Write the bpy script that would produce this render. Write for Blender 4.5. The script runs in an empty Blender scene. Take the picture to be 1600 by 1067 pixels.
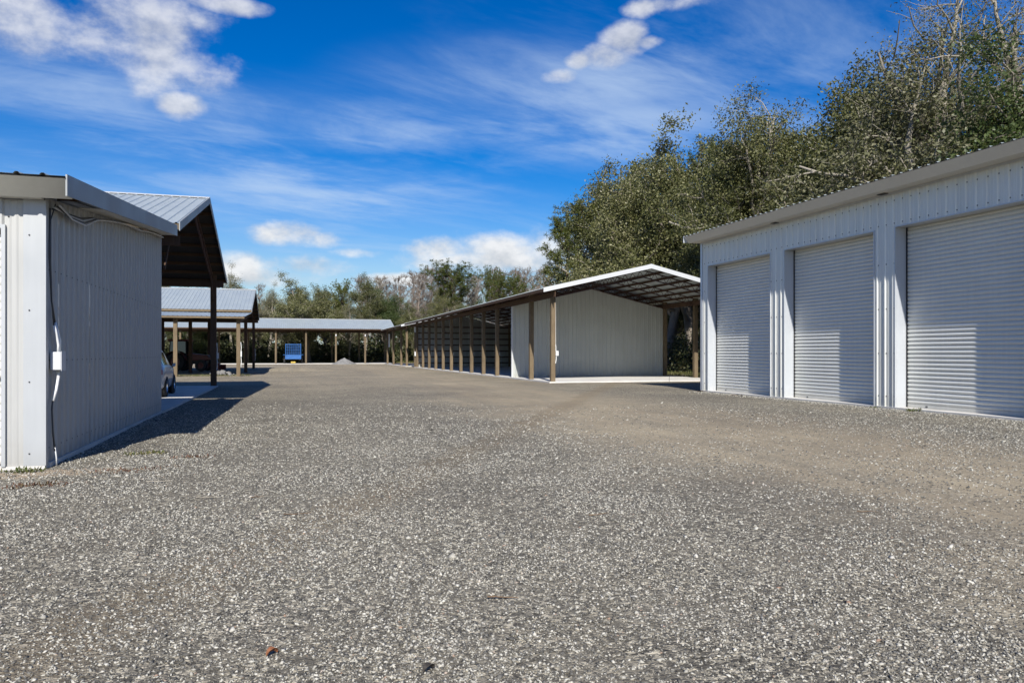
import bpy, math, random
import numpy as np
from mathutils import Vector, Matrix, noise as mnoise

# ------------------------------------------------------------------ camera, sky, sun, exposure
SC = bpy.context.scene
COL = SC.collection
rad = math.radians
FPX, YAW, EYE = 1180.0, math.atan(350 / 1180.0), 1.6      # x axis: across the yard, y axis: along the yard
cam = bpy.data.cameras.new('camera')
cam.sensor_width = 36.0
cam.lens = 36.0 * FPX / 1600.0
cam.shift_y = 18.5 / 1600.0
cam.clip_end = 3000
cam.clip_start = 0.05
cam_o = bpy.data.objects.new('camera', cam)
COL.objects.link(cam_o)
cam_o.location = (0, 0, EYE)
cam_o.rotation_euler = (math.pi / 2, 0, -YAW)
SC.camera = cam_o

SUN_AZ, SUN_EL = 12.0, 37.5
sun = bpy.data.lights.new('sun', 'SUN')
sun.energy = 5.0
sun.angle = rad(0.53)
sun.color = (1.0, 0.96, 0.89)
sun_o = bpy.data.objects.new('sun', sun)
COL.objects.link(sun_o)
d = Vector((math.sin(rad(SUN_AZ)) * math.cos(rad(SUN_EL)), math.cos(rad(SUN_AZ)) * math.cos(rad(SUN_EL)), -math.sin(rad(SUN_EL))))
sun_o.rotation_euler = d.to_track_quat('-Z', 'Y').to_euler()
sun_o.location = (-20, -60, 60)

SKY_STRENGTH = 0.055
EXPO = 0.42
CLOUD = 0.92 / 2 ** EXPO      # sunlit cloud just below white at this exposure
SC.view_settings.view_transform = 'Standard'
SC.view_settings.look = 'None'
SC.view_settings.gamma = 1.0
SC.view_settings.use_curve_mapping = False
SC.view_settings.exposure = EXPO
SC.render.engine = 'CYCLES'
SC.cycles.use_denoising = True
SC.cycles.max_bounces = 6
SC.cycles.diffuse_bounces = 2
SC.cycles.glossy_bounces = 3
SC.cycles.transmission_bounces = 4
SC.cycles.sample_clamp_indirect = 6.0
SC.cycles.use_adaptive_sampling = True
SC.cycles.adaptive_threshold = 0.02


class NT:
    """small helper to write node graphs"""
    def __init__(self, tree):
        self.t = tree
        self.n = tree.nodes
        self.l = tree.links

    def set(self, sock, v):
        if isinstance(v, bpy.types.NodeSocket):
            self.l.new(v, sock)
        else:
            sock.default_value = v

    def math(self, op, a, b=None, c=None, clamp=False):
        n = self.n.new('ShaderNodeMath')
        n.operation = op
        n.use_clamp = clamp
        self.set(n.inputs[0], a)
        if b is not None:
            self.set(n.inputs[1], b)
        if c is not None:
            self.set(n.inputs[2], c)
        return n.outputs[0]

    def vmath(self, op, a, b=None):
        n = self.n.new('ShaderNodeVectorMath')
        n.operation = op
        self.set(n.inputs[0], a)
        if b is not None:
            self.set(n.inputs[1], b)
        return n.outputs[0]

    def noise(self, vec, scale, detail=4, rough=0.55, out=0, dist=0.0):
        n = self.n.new('ShaderNodeTexNoise')
        if vec is not None:
            self.l.new(vec, n.inputs['Vector'])
        n.inputs['Scale'].default_value = scale
        n.inputs['Detail'].default_value = detail
        n.inputs['Roughness'].default_value = rough
        n.inputs['Distortion'].default_value = dist
        return n.outputs[out]

    def voro(self, vec, scale, feature='F1', out='Distance', rnd=1.0):
        n = self.n.new('ShaderNodeTexVoronoi')
        n.feature = feature
        if vec is not None:
            self.l.new(vec, n.inputs['Vector'])
        n.inputs['Scale'].default_value = scale
        n.inputs['Randomness'].default_value = rnd
        return n.outputs[out]

    def ramp(self, fac, stops, interp='LINEAR'):
        n = self.n.new('ShaderNodeValToRGB')
        n.color_ramp.interpolation = interp
        els = n.color_ramp.elements
        while len(els) < len(stops):
            els.new(0.5)
        for e, (p, c) in zip(els, stops):
            e.position = p
            e.color = (c, c, c, 1) if isinstance(c, (int, float)) else (*c, 1)
        self.set(n.inputs[0], fac)
        return n.outputs[0]

    def mix(self, fac, a, b, typ='MIX'):
        n = self.n.new('ShaderNodeMix')
        n.data_type = 'RGBA'
        n.blend_type = typ
        self.set(n.inputs[0], fac)
        self.set(n.inputs[6], a if isinstance(a, bpy.types.NodeSocket) else (*a, 1))
        self.set(n.inputs[7], b if isinstance(b, bpy.types.NodeSocket) else (*b, 1))
        return n.outputs[2]

    def smooth(self, x, lo, hi):
        n = self.n.new('ShaderNodeMapRange')
        n.interpolation_type = 'SMOOTHSTEP'
        self.set(n.inputs[0], x)
        n.inputs[1].default_value = lo
        n.inputs[2].default_value = hi
        return n.outputs[0]

    def mapping(self, vec, scale=(1, 1, 1), rot=(0, 0, 0), loc=(0, 0, 0)):
        n = self.n.new('ShaderNodeMapping')
        self.l.new(vec, n.inputs[0])
        n.inputs['Scale'].default_value = scale
        n.inputs['Rotation'].default_value = rot
        n.inputs['Location'].default_value = loc
        return n.outputs[0]

    def bump(self, h, strength=0.3, dist=0.01):
        n = self.n.new('ShaderNodeBump')
        n.inputs['Strength'].default_value = strength
        n.inputs['Distance'].default_value = dist
        self.l.new(h, n.inputs['Height'])
        return n.outputs[0]


def az_el(px, py):
    """direction (azimuth from the yard axis, elevation) of a spot in the sky"""
    x = (px - 800) / FPX
    return YAW + math.atan(x), math.atan((552 - py) / FPX / math.sqrt(1 + x * x))


def build_world():
    w = bpy.data.worlds.new('World')
    SC.world = w
    w.use_nodes = True
    N = NT(w.node_tree)
    bg = N.n['Background']
    sky = N.n.new('ShaderNodeTexSky')
    sky.sky_type = 'NISHITA'
    sky.sun_disc = False
    sky.sun_elevation = rad(SUN_EL)
    sky.sun_rotation = rad(180 + SUN_AZ)
    sky.air_density = 1.0
    sky.dust_density = 0.35
    sky.ozone_density = 2.2
    hs = N.n.new('ShaderNodeHueSaturation')      # the clear deep blue of the day
    hs.inputs['Hue'].default_value = 0.517
    hs.inputs['Saturation'].default_value = 1.65
    hs.inputs['Value'].default_value = 1.6
    N.l.new(sky.outputs[0], hs.inputs['Color'])
    hs2 = N.n.new('ShaderNodeHueSaturation')     # pale air low over the horizon
    hs2.inputs['Saturation'].default_value = 0.75
    hs2.inputs['Value'].default_value = 1.15
    N.l.new(sky.outputs[0], hs2.inputs['Color'])
    tc = N.n.new('ShaderNodeTexCoord')
    v = N.vmath('NORMALIZE', tc.outputs['Generated'])
    sep = N.n.new('ShaderNodeSeparateXYZ')
    N.l.new(v, sep.inputs[0])
    X, Y, Z = sep.outputs
    az = N.math('ARCTAN2', X, Y)
    el = N.math('ARCSINE', Z)
    base = N.mix(N.smooth(el, 0.0, 0.20), N.vmath('MULTIPLY', hs2.outputs[0], (0.80, 0.95, 1.12)), hs.outputs[0])
    # thin high cloud: stretched noise on a layer overhead
    zz = N.math('ADD', N.math('MAXIMUM', Z, 0.0), 0.12)
    comb = N.n.new('ShaderNodeCombineXYZ')
    N.l.new(N.math('DIVIDE', X, zz), comb.inputs[0])
    N.l.new(N.math('DIVIDE', Y, zz), comb.inputs[1])
    lay = comb.outputs[0]
    r1 = N.mapping(lay, rot=(0, 0, rad(-15)))
    c1 = N.noise(N.mapping(r1, scale=(0.7, 1.5, 1)), 1.3, 7, 0.62, dist=0.6)
    c2 = N.noise(N.mapping(r1, scale=(0.9, 2.6, 1), loc=(3, 1, 0)), 3.2, 6, 0.6, dist=0.7)
    cc = N.math('ADD', N.math('MULTIPLY', c1, 0.75), N.math('MULTIPLY', c2, 0.25))
    big = N.smooth(N.noise(N.mapping(lay, loc=(1.7, 0.6, 0)), 0.7, 3, 0.5), 0.36, 0.68)
    wisps = N.math('MULTIPLY', N.smooth(cc, 0.42, 0.7), big)
    # places where the veil is thicker
    cp = N.n.new('ShaderNodeCombineXYZ')
    N.l.new(az, cp.inputs[0])
    N.l.new(el, cp.inputs[1])
    P = cp.outputs[0]

    def nearest(ells):
        acc = None
        for (a, e, ra, re) in ells:
            m = N.n.new('ShaderNodeVectorMath')
            m.operation = 'MULTIPLY_ADD'
            N.l.new(P, m.inputs[0])
            m.inputs[1].default_value = (1 / ra, 1 / re, 0)
            m.inputs[2].default_value = (-a / ra, -e / re, 0)
            ln = N.n.new('ShaderNodeVectorMath')
            ln.operation = 'LENGTH'
            N.l.new(m.outputs[0], ln.inputs[0])
            q = ln.outputs['Value']
            acc = q if acc is None else N.math('MINIMUM', acc, q)
        return acc
    vl = nearest([(*az_el(px, py), rx / FPX, ry / FPX) for (px, py, rx, ry) in [(150, 265, 340, 60), (470, 300, 320, 50), (830, 150, 260, 75), (960, 205, 200, 55), (500, 190, 260, 45), (60, 140, 220, 60)]])
    veil = N.math('SUBTRACT', 1.0, N.smooth(vl, 0.2, 1.5))
    tex = N.smooth(cc, 0.36, 0.66)
    cirrus = N.math('ADD', N.math('MULTIPLY', wisps, 0.36), N.math('MULTIPLY', veil, N.math('ADD', 0.10, N.math('MULTIPLY', tex, 0.34))), clamp=True)
    cirrus = N.math('MULTIPLY', cirrus, N.smooth(el, 0.0, 0.10))
    white = tuple(CLOUD / SKY_STRENGTH * k for k in (0.62, 0.78, 1.0))
    colr = N.mix(cirrus, base, white)
    # heaped cloud
    cl = [(80, 24, 190, 50), (245, 55, 105, 62), (285, 165, 30, 17), (345, 8, 60, 12),
          (455, 366, 66, 18), (510, 374, 36, 14), (560, 395, 40, 9), (480, 418, 66, 18), (370, 416, 44, 22), (420, 434, 100, 16),
          (682, 390, 54, 18), (800, 388, 90, 26), (860, 378, 60, 30), (770, 408, 150, 20), (620, 436, 70, 10),
          (978, 62, 34, 22), (946, 92, 36, 18), (1015, 66, 26, 9), (905, 96, 24, 12), (872, 120, 30, 12), (1060, 4, 60, 14), (1005, 12, 30, 12)]
    rr = random.Random(4)
    ell = [(*az_el(px, py), rx / FPX, ry / FPX) for (px, py, rx, ry) in cl]
    for k in range(22):                                     # same kind of sky all round, unseen clouds added to neutralise the fill
        a = YAW + rad(rr.uniform(48, 312))
        e = rad(rr.choice([rr.uniform(4, 12), rr.uniform(6, 40)]))
        sz = rr.uniform(0.06, 0.2)
        a = (a + math.pi) % (2 * math.pi) - math.pi
        if abs(abs(a) - math.pi) < sz * 1.2:
            a = math.copysign(math.pi - sz * 1.3, a)
        ell.append((a, e, sz, sz * rr.uniform(0.25, 0.45)))
    nl = N.math('MINIMUM', nearest(ell), 2.0)
    acc = N.math('SUBTRACT', 1.0, N.math('MULTIPLY', nl, nl))
    vv = N.mapping(v, scale=(1, 1, 1.5))
    n1 = N.noise(vv, 11.0, 8, 0.58, dist=0.0)
    n2 = N.noise(N.vmath('ADD', vv, (0.003, 0.004, 0.022)), 11.0, 5, 0.58, dist=0.0)
    fld = N.math('ADD', N.math('MULTIPLY', acc, 0.68), N.math('MULTIPLY', N.math('SUBTRACT', n1, 0.5), 3.8))
    dens = N.smooth(fld, -0.22, 1.1)
    lit = N.math('ADD', 0.72, N.math('MULTIPLY', N.math('SUBTRACT', n1, n2), 3.0), clamp=True)
    ccol = N.mix(lit, tuple(CLOUD * 0.5 / SKY_STRENGTH * k for k in (0.90, 0.97, 1.08)), tuple(CLOUD * 1.0 / SKY_STRENGTH * k for k in (1.0, 1.0, 1.0)))
    colr = N.mix(N.math('MULTIPLY', dens, N.math('SUBTRACT', 0.92, N.math('MULTIPLY', N.smooth(el, 0.15, 0.35), 0.2))), colr, ccol)
    N.l.new(colr, bg.inputs[0])
    bg.inputs[1].default_value = SKY_STRENGTH
    w.cycles.sampling_method = 'MANUAL'
    w.cycles.sample_map_resolution = 256


build_world()

# ------------------------------------------------------------------ materials
MATS = {}


def new_mat(name):
    m = bpy.data.materials.new(name)
    m.use_nodes = True
    MATS[name] = m
    N = NT(m.node_tree)
    b = N.n['Principled BSDF']
    return m, N, b


def simple(name, col, rough=0.5, metal=0.0, var=0.12, scale=3.0, bump=0.0, spec=0.5, bscale=60):
    m, N, b = new_mat(name)
    tc = N.n.new('ShaderNodeTexCoord')
    n = N.noise(tc.outputs['Object'], scale, 5, 0.6)
    lo = tuple(c * (1 - var) for c in col)
    hi = tuple(min(1, c * (1 + var)) for c in col)
    N.l.new(N.ramp(n, [(0.3, lo), (0.7, hi)]), b.inputs['Base Color'])
    b.inputs['Metallic'].default_value = metal
    b.inputs['Specular IOR Level'].default_value = spec
    N.l.new(N.ramp(n, [(0.3, min(1, rough * 0.9)), (0.7, min(1, rough * 1.12))]), b.inputs['Roughness'])
    if bump:
        N.l.new(N.bump(N.noise(tc.outputs['Object'], bscale, 3, 0.6), bump, 0.004), b.inputs['Normal'])
    return m


def sheet_metal(name, col, rough, metal, streak=0.1, dirt=0.25):
    """painted or coated steel sheet: rain streaks, grime low down, slight oil-canning"""
    m, N, b = new_mat(name)
    tc = N.n.new('ShaderNodeTexCoord')
    geo = N.n.new('ShaderNodeNewGeometry')
    pos = geo.outputs['Position']
    st = N.noise(N.mapping(pos, scale=(6, 6, 0.25)), 2.0, 4, 0.6)
    bl = N.noise(pos, 0.9, 4, 0.6)
    oi = N.n.new('ShaderNodeObjectInfo')
    v = N.math('ADD', N.math('MULTIPLY', st, 0.6), N.math('MULTIPLY', bl, 0.4))
    c = N.ramp(v, [(0.3, tuple(k * (1 - streak) for k in col)), (0.7, tuple(min(1, k * (1 + streak * 0.6)) for k in col))])
    c = N.mix(N.math('MULTIPLY', oi.outputs['Random'], 0.06), c, (0.3, 0.32, 0.33))
    sep = N.n.new('ShaderNodeSeparateXYZ')
    N.l.new(pos, sep.inputs[0])
    splash = N.math('MULTIPLY', N.math('SUBTRACT', 1.0, N.smooth(N.math('ADD', sep.outputs[2], N.math('MULTIPLY', N.noise(pos, 5, 4, 0.7), 0.35)), 0.1, 0.65)), dirt)
    c = N.mix(splash, c, (0.24, 0.2, 0.15))
    N.l.new(c, b.inputs['Base Color'])
    b.inputs['Metallic'].default_value = metal
    N.l.new(N.ramp(bl, [(0.3, rough * 0.85), (0.7, rough * 1.2)]), b.inputs['Roughness'])
    N.l.new(N.bump(N.noise(N.mapping(pos, scale=(2.2, 2.2, 0.8)), 1.6, 2, 0.5), 0.25, 0.012), b.inputs['Normal'])
    return m


def wood(name, c0, c1, rough=0.85):
    m, N, b = new_mat(name)
    tc = N.n.new('ShaderNodeTexCoord')
    geo = N.n.new('ShaderNodeNewGeometry')
    oi = N.n.new('ShaderNodeObjectInfo')
    pos = N.vmath('ADD', geo.outputs['Position'], N.vmath('SCALE', oi.outputs['Location'], None)) if False else geo.outputs['Position']
    g = N.noise(N.mapping(pos, scale=(14, 14, 0.8)), 3.0, 6, 0.65, dist=0.4)
    bl = N.noise(pos, 1.3, 3, 0.6)
    knots = N.smooth(N.voro(N.mapping(pos, scale=(3, 3, 1.1)), 1.8), 0.0, 0.09)
    c = N.ramp(N.math('ADD', N.math('MULTIPLY', g, 0.65), N.math('MULTIPLY', bl, 0.35)), [(0.32, c0), (0.68, c1)])
    c = N.mix(N.math('MULTIPLY', oi.outputs['Random'], 0.35), c, tuple(k * 0.62 for k in c0))
    c = N.mix(N.math('MULTIPLY', N.math('SUBTRACT', 1.0, knots), 0.7), c, tuple(k * 0.35 for k in c0))
    N.l.new(c, b.inputs['Base Color'])
    b.inputs['Roughness'].default_value = rough
    b.inputs['Specular IOR Level'].default_value = 0.2
    N.l.new(N.bump(g, 0.4, 0.004), b.inputs['Normal'])
    return m


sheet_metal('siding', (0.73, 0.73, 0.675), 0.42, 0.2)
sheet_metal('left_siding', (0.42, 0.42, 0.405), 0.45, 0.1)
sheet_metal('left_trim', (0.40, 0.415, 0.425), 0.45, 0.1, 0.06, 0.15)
sheet_metal('grey_trim', (0.27, 0.285, 0.29), 0.5, 0.1, 0.06, 0.0)
sheet_metal('shed_siding', (0.47, 0.485, 0.45), 0.45, 0.15)
sheet_metal('roof_metal', (0.40, 0.445, 0.45), 0.42, 0.25, 0.08, 0.0)
sheet_metal('trim_metal', (0.55, 0.575, 0.60), 0.38, 0.3, 0.06, 0.15)
sheet_metal('fascia_metal', (0.60, 0.59, 0.54), 0.45, 0.1, 0.06, 0.0)
sheet_metal('door_metal', (0.70, 0.70, 0.645), 0.46, 0.12, 0.07, 0.3)
sheet_metal('white_trim', (0.52, 0.53, 0.53), 0.42, 0.0, 0.05, 0.0)
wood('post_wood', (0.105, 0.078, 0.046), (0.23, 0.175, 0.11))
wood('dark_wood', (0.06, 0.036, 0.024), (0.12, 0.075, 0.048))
simple('roof_shade', (0.022, 0.020, 0.019), 0.9, 0, 0.2, 3)  # near-black colour standing for the shade under roofs
simple('steel_red', (0.07, 0.035, 0.028), 0.6, 0.2)
simple('concrete', (0.58, 0.56, 0.52), 0.85, 0, 0.12, 1.2, 0.3, 0.3)
simple('plastic_grey', (0.55, 0.56, 0.57), 0.45, 0, 0.05, 2)
simple('pvc_white', (0.74, 0.74, 0.72), 0.4, 0, 0.05, 2)
simple('cable_dark', (0.045, 0.047, 0.05), 0.5, 0, 0.1, 2)
simple('black', (0.012, 0.012, 0.013), 0.5, 0, 0.1, 2)
simple('screw', (0.10, 0.105, 0.11), 0.5, 0.6, 0.1, 20)
simple('rubber', (0.016, 0.016, 0.017), 0.75, 0, 0.2, 30, 0.2)
simple('car_paint', (0.58, 0.60, 0.62), 0.22, 0.25, 0.03, 1)
simple('car_glass', (0.012, 0.014, 0.016), 0.05, 0, 0.05, 1, 0, 0.8)
simple('chrome', (0.6, 0.6, 0.6), 0.2, 1.0, 0.05, 3)
simple('lamp_red', (0.35, 0.02, 0.02), 0.2, 0, 0.1, 3)
simple('lamp_clear', (0.6, 0.6, 0.62), 0.12, 0.2, 0.1, 3)
simple('tractor_red', (0.12, 0.014, 0.011), 0.4, 0, 0.15, 3)
simple('blue_paint', (0.025, 0.11, 0.32), 0.45, 0, 0.18, 3)
simple('blue_mesh', (0.03, 0.10, 0.30), 0.5, 0.1, 0.2, 3)
simple('yellow', (0.5, 0.36, 0.06), 0.6, 0, 0.1, 3)
simple('bark', (0.23, 0.20, 0.165), 0.95, 0, 0.5, 4, 0.8, 0.1, 14)
simple('pale_bark', (0.30, 0.27, 0.22), 0.95, 0, 0.45, 2.0, 0.8, 0.1, 14)
simple('bare_twig', (0.25, 0.208, 0.172), 0.95, 0, 0.4, 1.5, 0, 0.1)
simple('pine_bark', (0.13, 0.09, 0.065), 0.95, 0, 0.5, 5, 0.8, 0.1, 10)
simple('twig', (0.13, 0.085, 0.05), 0.9, 0, 0.4, 30)
simple('dead_leaf', (0.20, 0.075, 0.03), 0.7, 0, 0.4, 60)
simple('dark_leaf', (0.03, 0.025, 0.02), 0.7, 0, 0.4, 60)
simple('rubble', (0.20, 0.195, 0.185), 0.95, 0, 0.35, 6, 0.6, 0.2, 30)


def leaf_mat(name, stops, trans=0.3, rough=0.5):
    m, N, b = new_mat(name)
    geo = N.n.new('ShaderNodeNewGeometry')
    oi = N.n.new('ShaderNodeObjectInfo')
    f = N.math('ADD', N.math('MULTIPLY', geo.outputs['Random Per Island'], 0.7), N.math('MULTIPLY', oi.outputs['Random'], 0.3))
    c = N.ramp(f, stops)
    N.l.new(c, b.inputs['Base Color'])
    b.inputs['Roughness'].default_value = rough
    b.inputs['Specular IOR Level'].default_value = 0.35
    tr = N.n.new('ShaderNodeBsdfTranslucent')
    N.l.new(N.mix(0.5, c, (0.12, 0.15, 0.03)), tr.inputs[0])
    mx = N.n.new('ShaderNodeMixShader')
    mx.inputs[0].default_value = trans
    N.l.new(b.outputs[0], mx.inputs[1])
    N.l.new(tr.outputs[0], mx.inputs[2])
    N.l.new(mx.outputs[0], N.n['Material Output'].inputs[0])
    return m


leaf_mat('oak_leaf', [(0.0, (0.022, 0.026, 0.008)), (0.4, (0.075, 0.083, 0.026)), (0.72, (0.165, 0.165, 0.062)), (0.9, (0.263, 0.250, 0.125)), (1.0, (0.350, 0.325, 0.206))], 0.22)
leaf_mat('green_leaf', [(0.0, (0.03, 0.048, 0.014)), (0.6, (0.07, 0.10, 0.03)), (1.0, (0.12, 0.14, 0.05))], 0.28)
leaf_mat('grey_leaf', [(0.0, (0.07, 0.075, 0.03)), (0.5, (0.15, 0.147, 0.07)), (1.0, (0.28, 0.26, 0.185))], 0.2)
leaf_mat('needle', [(0.0, (0.035, 0.05, 0.010)), (0.6, (0.095, 0.113, 0.020)), (1.0, (0.16, 0.16, 0.036))], 0.2)
leaf_mat('under_leaf', [(0.0, (0.02, 0.03, 0.011)), (0.55, (0.055, 0.068, 0.026)), (0.85, (0.10, 0.10, 0.045)), (1.0, (0.17, 0.13, 0.075))], 0.25)
leaf_mat('grass', [(0.0, (0.06, 0.085, 0.02)), (0.6, (0.12, 0.13, 0.04)), (1.0, (0.25, 0.20, 0.09))], 0.3)
leaf_mat('red_weed', [(0.0, (0.07, 0.035, 0.025)), (0.6, (0.14, 0.07, 0.045)), (1.0, (0.13, 0.11, 0.05))], 0.2)


def gravel_mat():
    m, N, b = new_mat('gravel')
    geo = N.n.new('ShaderNodeNewGeometry')
    pos = geo.outputs['Position']
    sep = N.n.new('ShaderNodeSeparateXYZ')
    N.l.new(pos, sep.inputs[0])
    X, Y = sep.outputs[0], sep.outputs[1]
    wob = N.vmath('ADD', pos, N.vmath('SCALE', N.noise(pos, 35, 2, 0.5, out=1), None))
    n = wob.node
    n.inputs[1].links[0].from_node.inputs['Scale'].default_value = 0.012
    v1 = N.voro(wob, 42, out='Color')
    v2 = N.voro(wob, 95, out='Color')
    d1 = v1.node.outputs['Distance']
    d2 = v2.node.outputs['Distance']
    s1 = N.n.new('ShaderNodeSeparateColor')
    N.l.new(v1, s1.inputs[0])
    s2 = N.n.new('ShaderNodeSeparateColor')
    N.l.new(v2, s2.inputs[0])
    big = N.noise(pos, 0.22, 5, 0.6)
    mid = N.noise(pos, 1.1, 5, 0.65)
    stones = [(0.0, (0.05, 0.049, 0.047)), (0.32, (0.105, 0.102, 0.096)), (0.55, (0.17, 0.165, 0.152)), (0.70, (0.28, 0.268, 0.24)), (0.84, (0.44, 0.42, 0.37)), (1.0, (0.60, 0.575, 0.51))]
    c1 = N.ramp(s1.outputs[0], stones)
    c2 = N.ramp(s2.outputs[1], stones)
    use1 = N.smooth(s1.outputs[2], 0.45, 0.55)
    col = N.mix(use1, c2, c1)
    v3 = N.voro(N.vmath('ADD', wob, (3.1, 1.7, 0)), 27, out='Color')
    s3 = N.n.new('ShaderNodeSeparateColor')
    N.l.new(v3, s3.inputs[0])
    col = N.mix(N.smooth(s3.outputs[2], 0.74, 0.78), col, N.ramp(s3.outputs[0], stones))
    # fines between the stones
    fines = N.mix(mid, (0.115, 0.108, 0.098), (0.19, 0.178, 0.155))
    ft = N.smooth(N.math('ADD', mid, N.math('MULTIPLY', N.noise(pos, 6, 3, 0.6), 0.35)), 0.5, 0.85)
    col = N.mix(N.math('MULTIPLY', ft, 0.6), col, fines)
    # worn tan wheel way along the yard
    wx = N.math('ADD', X, N.math('ADD', N.math('MULTIPLY', N.math('SUBTRACT', big, 0.5), 5.0), N.math('MULTIPLY', N.math('SUBTRACT', mid, 0.5), 2.0)))
    band = N.math('MULTIPLY', N.smooth(wx, 3.2, 7.4), N.math('SUBTRACT', 1.0, N.smooth(wx, 9.5, 14.0)))
    far = N.math('MULTIPLY', N.smooth(Y, 22, 45), 0.65)
    tan = N.math('MAXIMUM', band, far)
    ruts = N.noise(N.mapping(pos, scale=(2.2, 0.12, 1), rot=(0, 0, rad(6))), 1.0, 4, 0.6)
    tan = N.math('MULTIPLY', tan, N.ramp(ruts, [(0.3, 0.5), (0.6, 1.0)]))
    dust = N.mix(N.noise(pos, 3.0, 5, 0.7), (0.26, 0.225, 0.172), (0.41, 0.36, 0.285))
    keep = N.smooth(s2.outputs[0], 0.72, 0.9)
    col = N.mix(N.math('MULTIPLY', tan, N.math('SUBTRACT', 0.85, N.math('MULTIPLY', keep, 0.45))), col, dust)
    # faint brown track across the near gravel, sandy and rusty patches by the left building
    t2 = N.math('ADD', N.math('MULTIPLY', X, 1.0), N.math('MULTIPLY', Y, -0.55))
    t2 = N.math('ADD', t2, N.math('MULTIPLY', N.math('SUBTRACT', mid, 0.5), 0.9))
    tr = N.math('MULTIPLY', N.smooth(t2, -4.4, -4.0), N.math('SUBTRACT', 1.0, N.smooth(t2, -3.7, -3.1)))
    col = N.mix(N.math('MULTIPLY', tr, 0.45), col, (0.20, 0.165, 0.12))
    dx = N.math('DIVIDE', N.math('ADD', X, 3.3), 1.5)
    dy = N.math('DIVIDE', N.math('SUBTRACT', Y, 11.55), 0.42)
    pt = N.math('ADD', N.math('ADD', N.math('MULTIPLY', dx, dx), N.math('MULTIPLY', dy, dy)), N.math('MULTIPLY', N.math('SUBTRACT', N.noise(pos, 2.2, 4, 0.7), 0.5), 2.2))
    sand = N.math('SUBTRACT', 1.0, N.smooth(pt, 0.35, 1.1))
    col = N.mix(N.math('MULTIPLY', sand, 0.8), col, (0.36, 0.30, 0.24))
    # damp dark tint
    tint = N.ramp(big, [(0.32, (0.80, 0.75, 0.655)), (0.68, (1.18, 1.11, 0.94))])
    col = N.mix(1.0, col, tint, 'MULTIPLY')
    N.l.new(col, b.inputs['Base Color'])
    b.inputs['Roughness'].default_value = 0.9
    b.inputs['Specular IOR Level'].default_value = 0.25
    hgt = N.math('ADD', N.math('MULTIPLY', N.math('MULTIPLY', d1, use1), -0.7), N.math('MULTIPLY', d2, -0.4))
    hgt = N.math('MULTIPLY', hgt, N.math('SUBTRACT', 1.0, N.math('MULTIPLY', tan, 0.5)))
    hgt = N.math('ADD', hgt, N.math('MULTIPLY', N.noise(pos, 9, 4, 0.6), 0.6))
    N.l.new(N.bump(hgt, 0.9, 0.018), b.inputs['Normal'])
    return m


gravel_mat()


def stone_mat():
    m, N, b = new_mat('stone')
    geo = N.n.new('ShaderNodeNewGeometry')
    r = geo.outputs['Random Per Island']
    c = N.ramp(r, [(0.0, (0.09, 0.086, 0.077)), (0.30, (0.14, 0.133, 0.117)), (0.52, (0.22, 0.208, 0.178)), (0.62, (0.34, 0.322, 0.272)), (0.86, (0.46, 0.438, 0.372)), (0.985, (0.57, 0.545, 0.475)), (1.0, (0.30, 0.20, 0.14))])
    n = N.noise(geo.outputs['Position'], 70, 4, 0.65)
    c = N.mix(1.0, c, N.ramp(n, [(0.3, 0.72), (0.7, 1.12)]), 'MULTIPLY')
    N.l.new(c, b.inputs['Base Color'])
    b.inputs['Roughness'].default_value = 0.85
    b.inputs['Specular IOR Level'].default_value = 0.25
    return m


stone_mat()


def floor_mat():
    m, N, b = new_mat('forest_floor')
    geo = N.n.new('ShaderNodeNewGeometry')
    pos = geo.outputs['Position']
    a = N.noise(pos, 0.35, 5, 0.65)
    f = N.noise(pos, 9, 5, 0.7)
    c = N.ramp(N.math('ADD', N.math('MULTIPLY', a, 0.5), N.math('MULTIPLY', f, 0.5)), [(0.3, (0.06, 0.05, 0.03)), (0.5, (0.13, 0.105, 0.06)), (0.62, (0.10, 0.11, 0.045)), (0.75, (0.2, 0.165, 0.1))])
    N.l.new(c, b.inputs['Base Color'])
    b.inputs['Roughness'].default_value = 0.95
    b.inputs['Specular IOR Level'].default_value = 0.1
    N.l.new(N.bump(f, 0.7, 0.05), b.inputs['Normal'])


floor_mat()

# ------------------------------------------------------------------ object helpers


def link(o, parent=None, loc=None):
    COL.objects.link(o)
    if parent is not None:
        o.parent = parent
    return o


def tag(o, label=None, cat=None, group=None, kind=None):
    if label:
        o['label'] = label
    if cat:
        o['category'] = cat
    if group:
        o['group'] = group
    if kind:
        o['kind'] = kind
    return o


def thing(name, label, cat, loc=(0, 0, 0), group=None):
    o = bpy.data.objects.new(name, None)
    o.empty_display_size = 0.3
    o.location = loc
    COL.objects.link(o)
    return tag(o, label, cat, group)


def world_off(parent):
    """translation that brings world coordinates into the parent's space (parents are never rotated while building)"""
    off = Vector((0, 0, 0))
    p = parent
    while p is not None:
        off -= p.location
        p = p.parent
    return off


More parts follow.
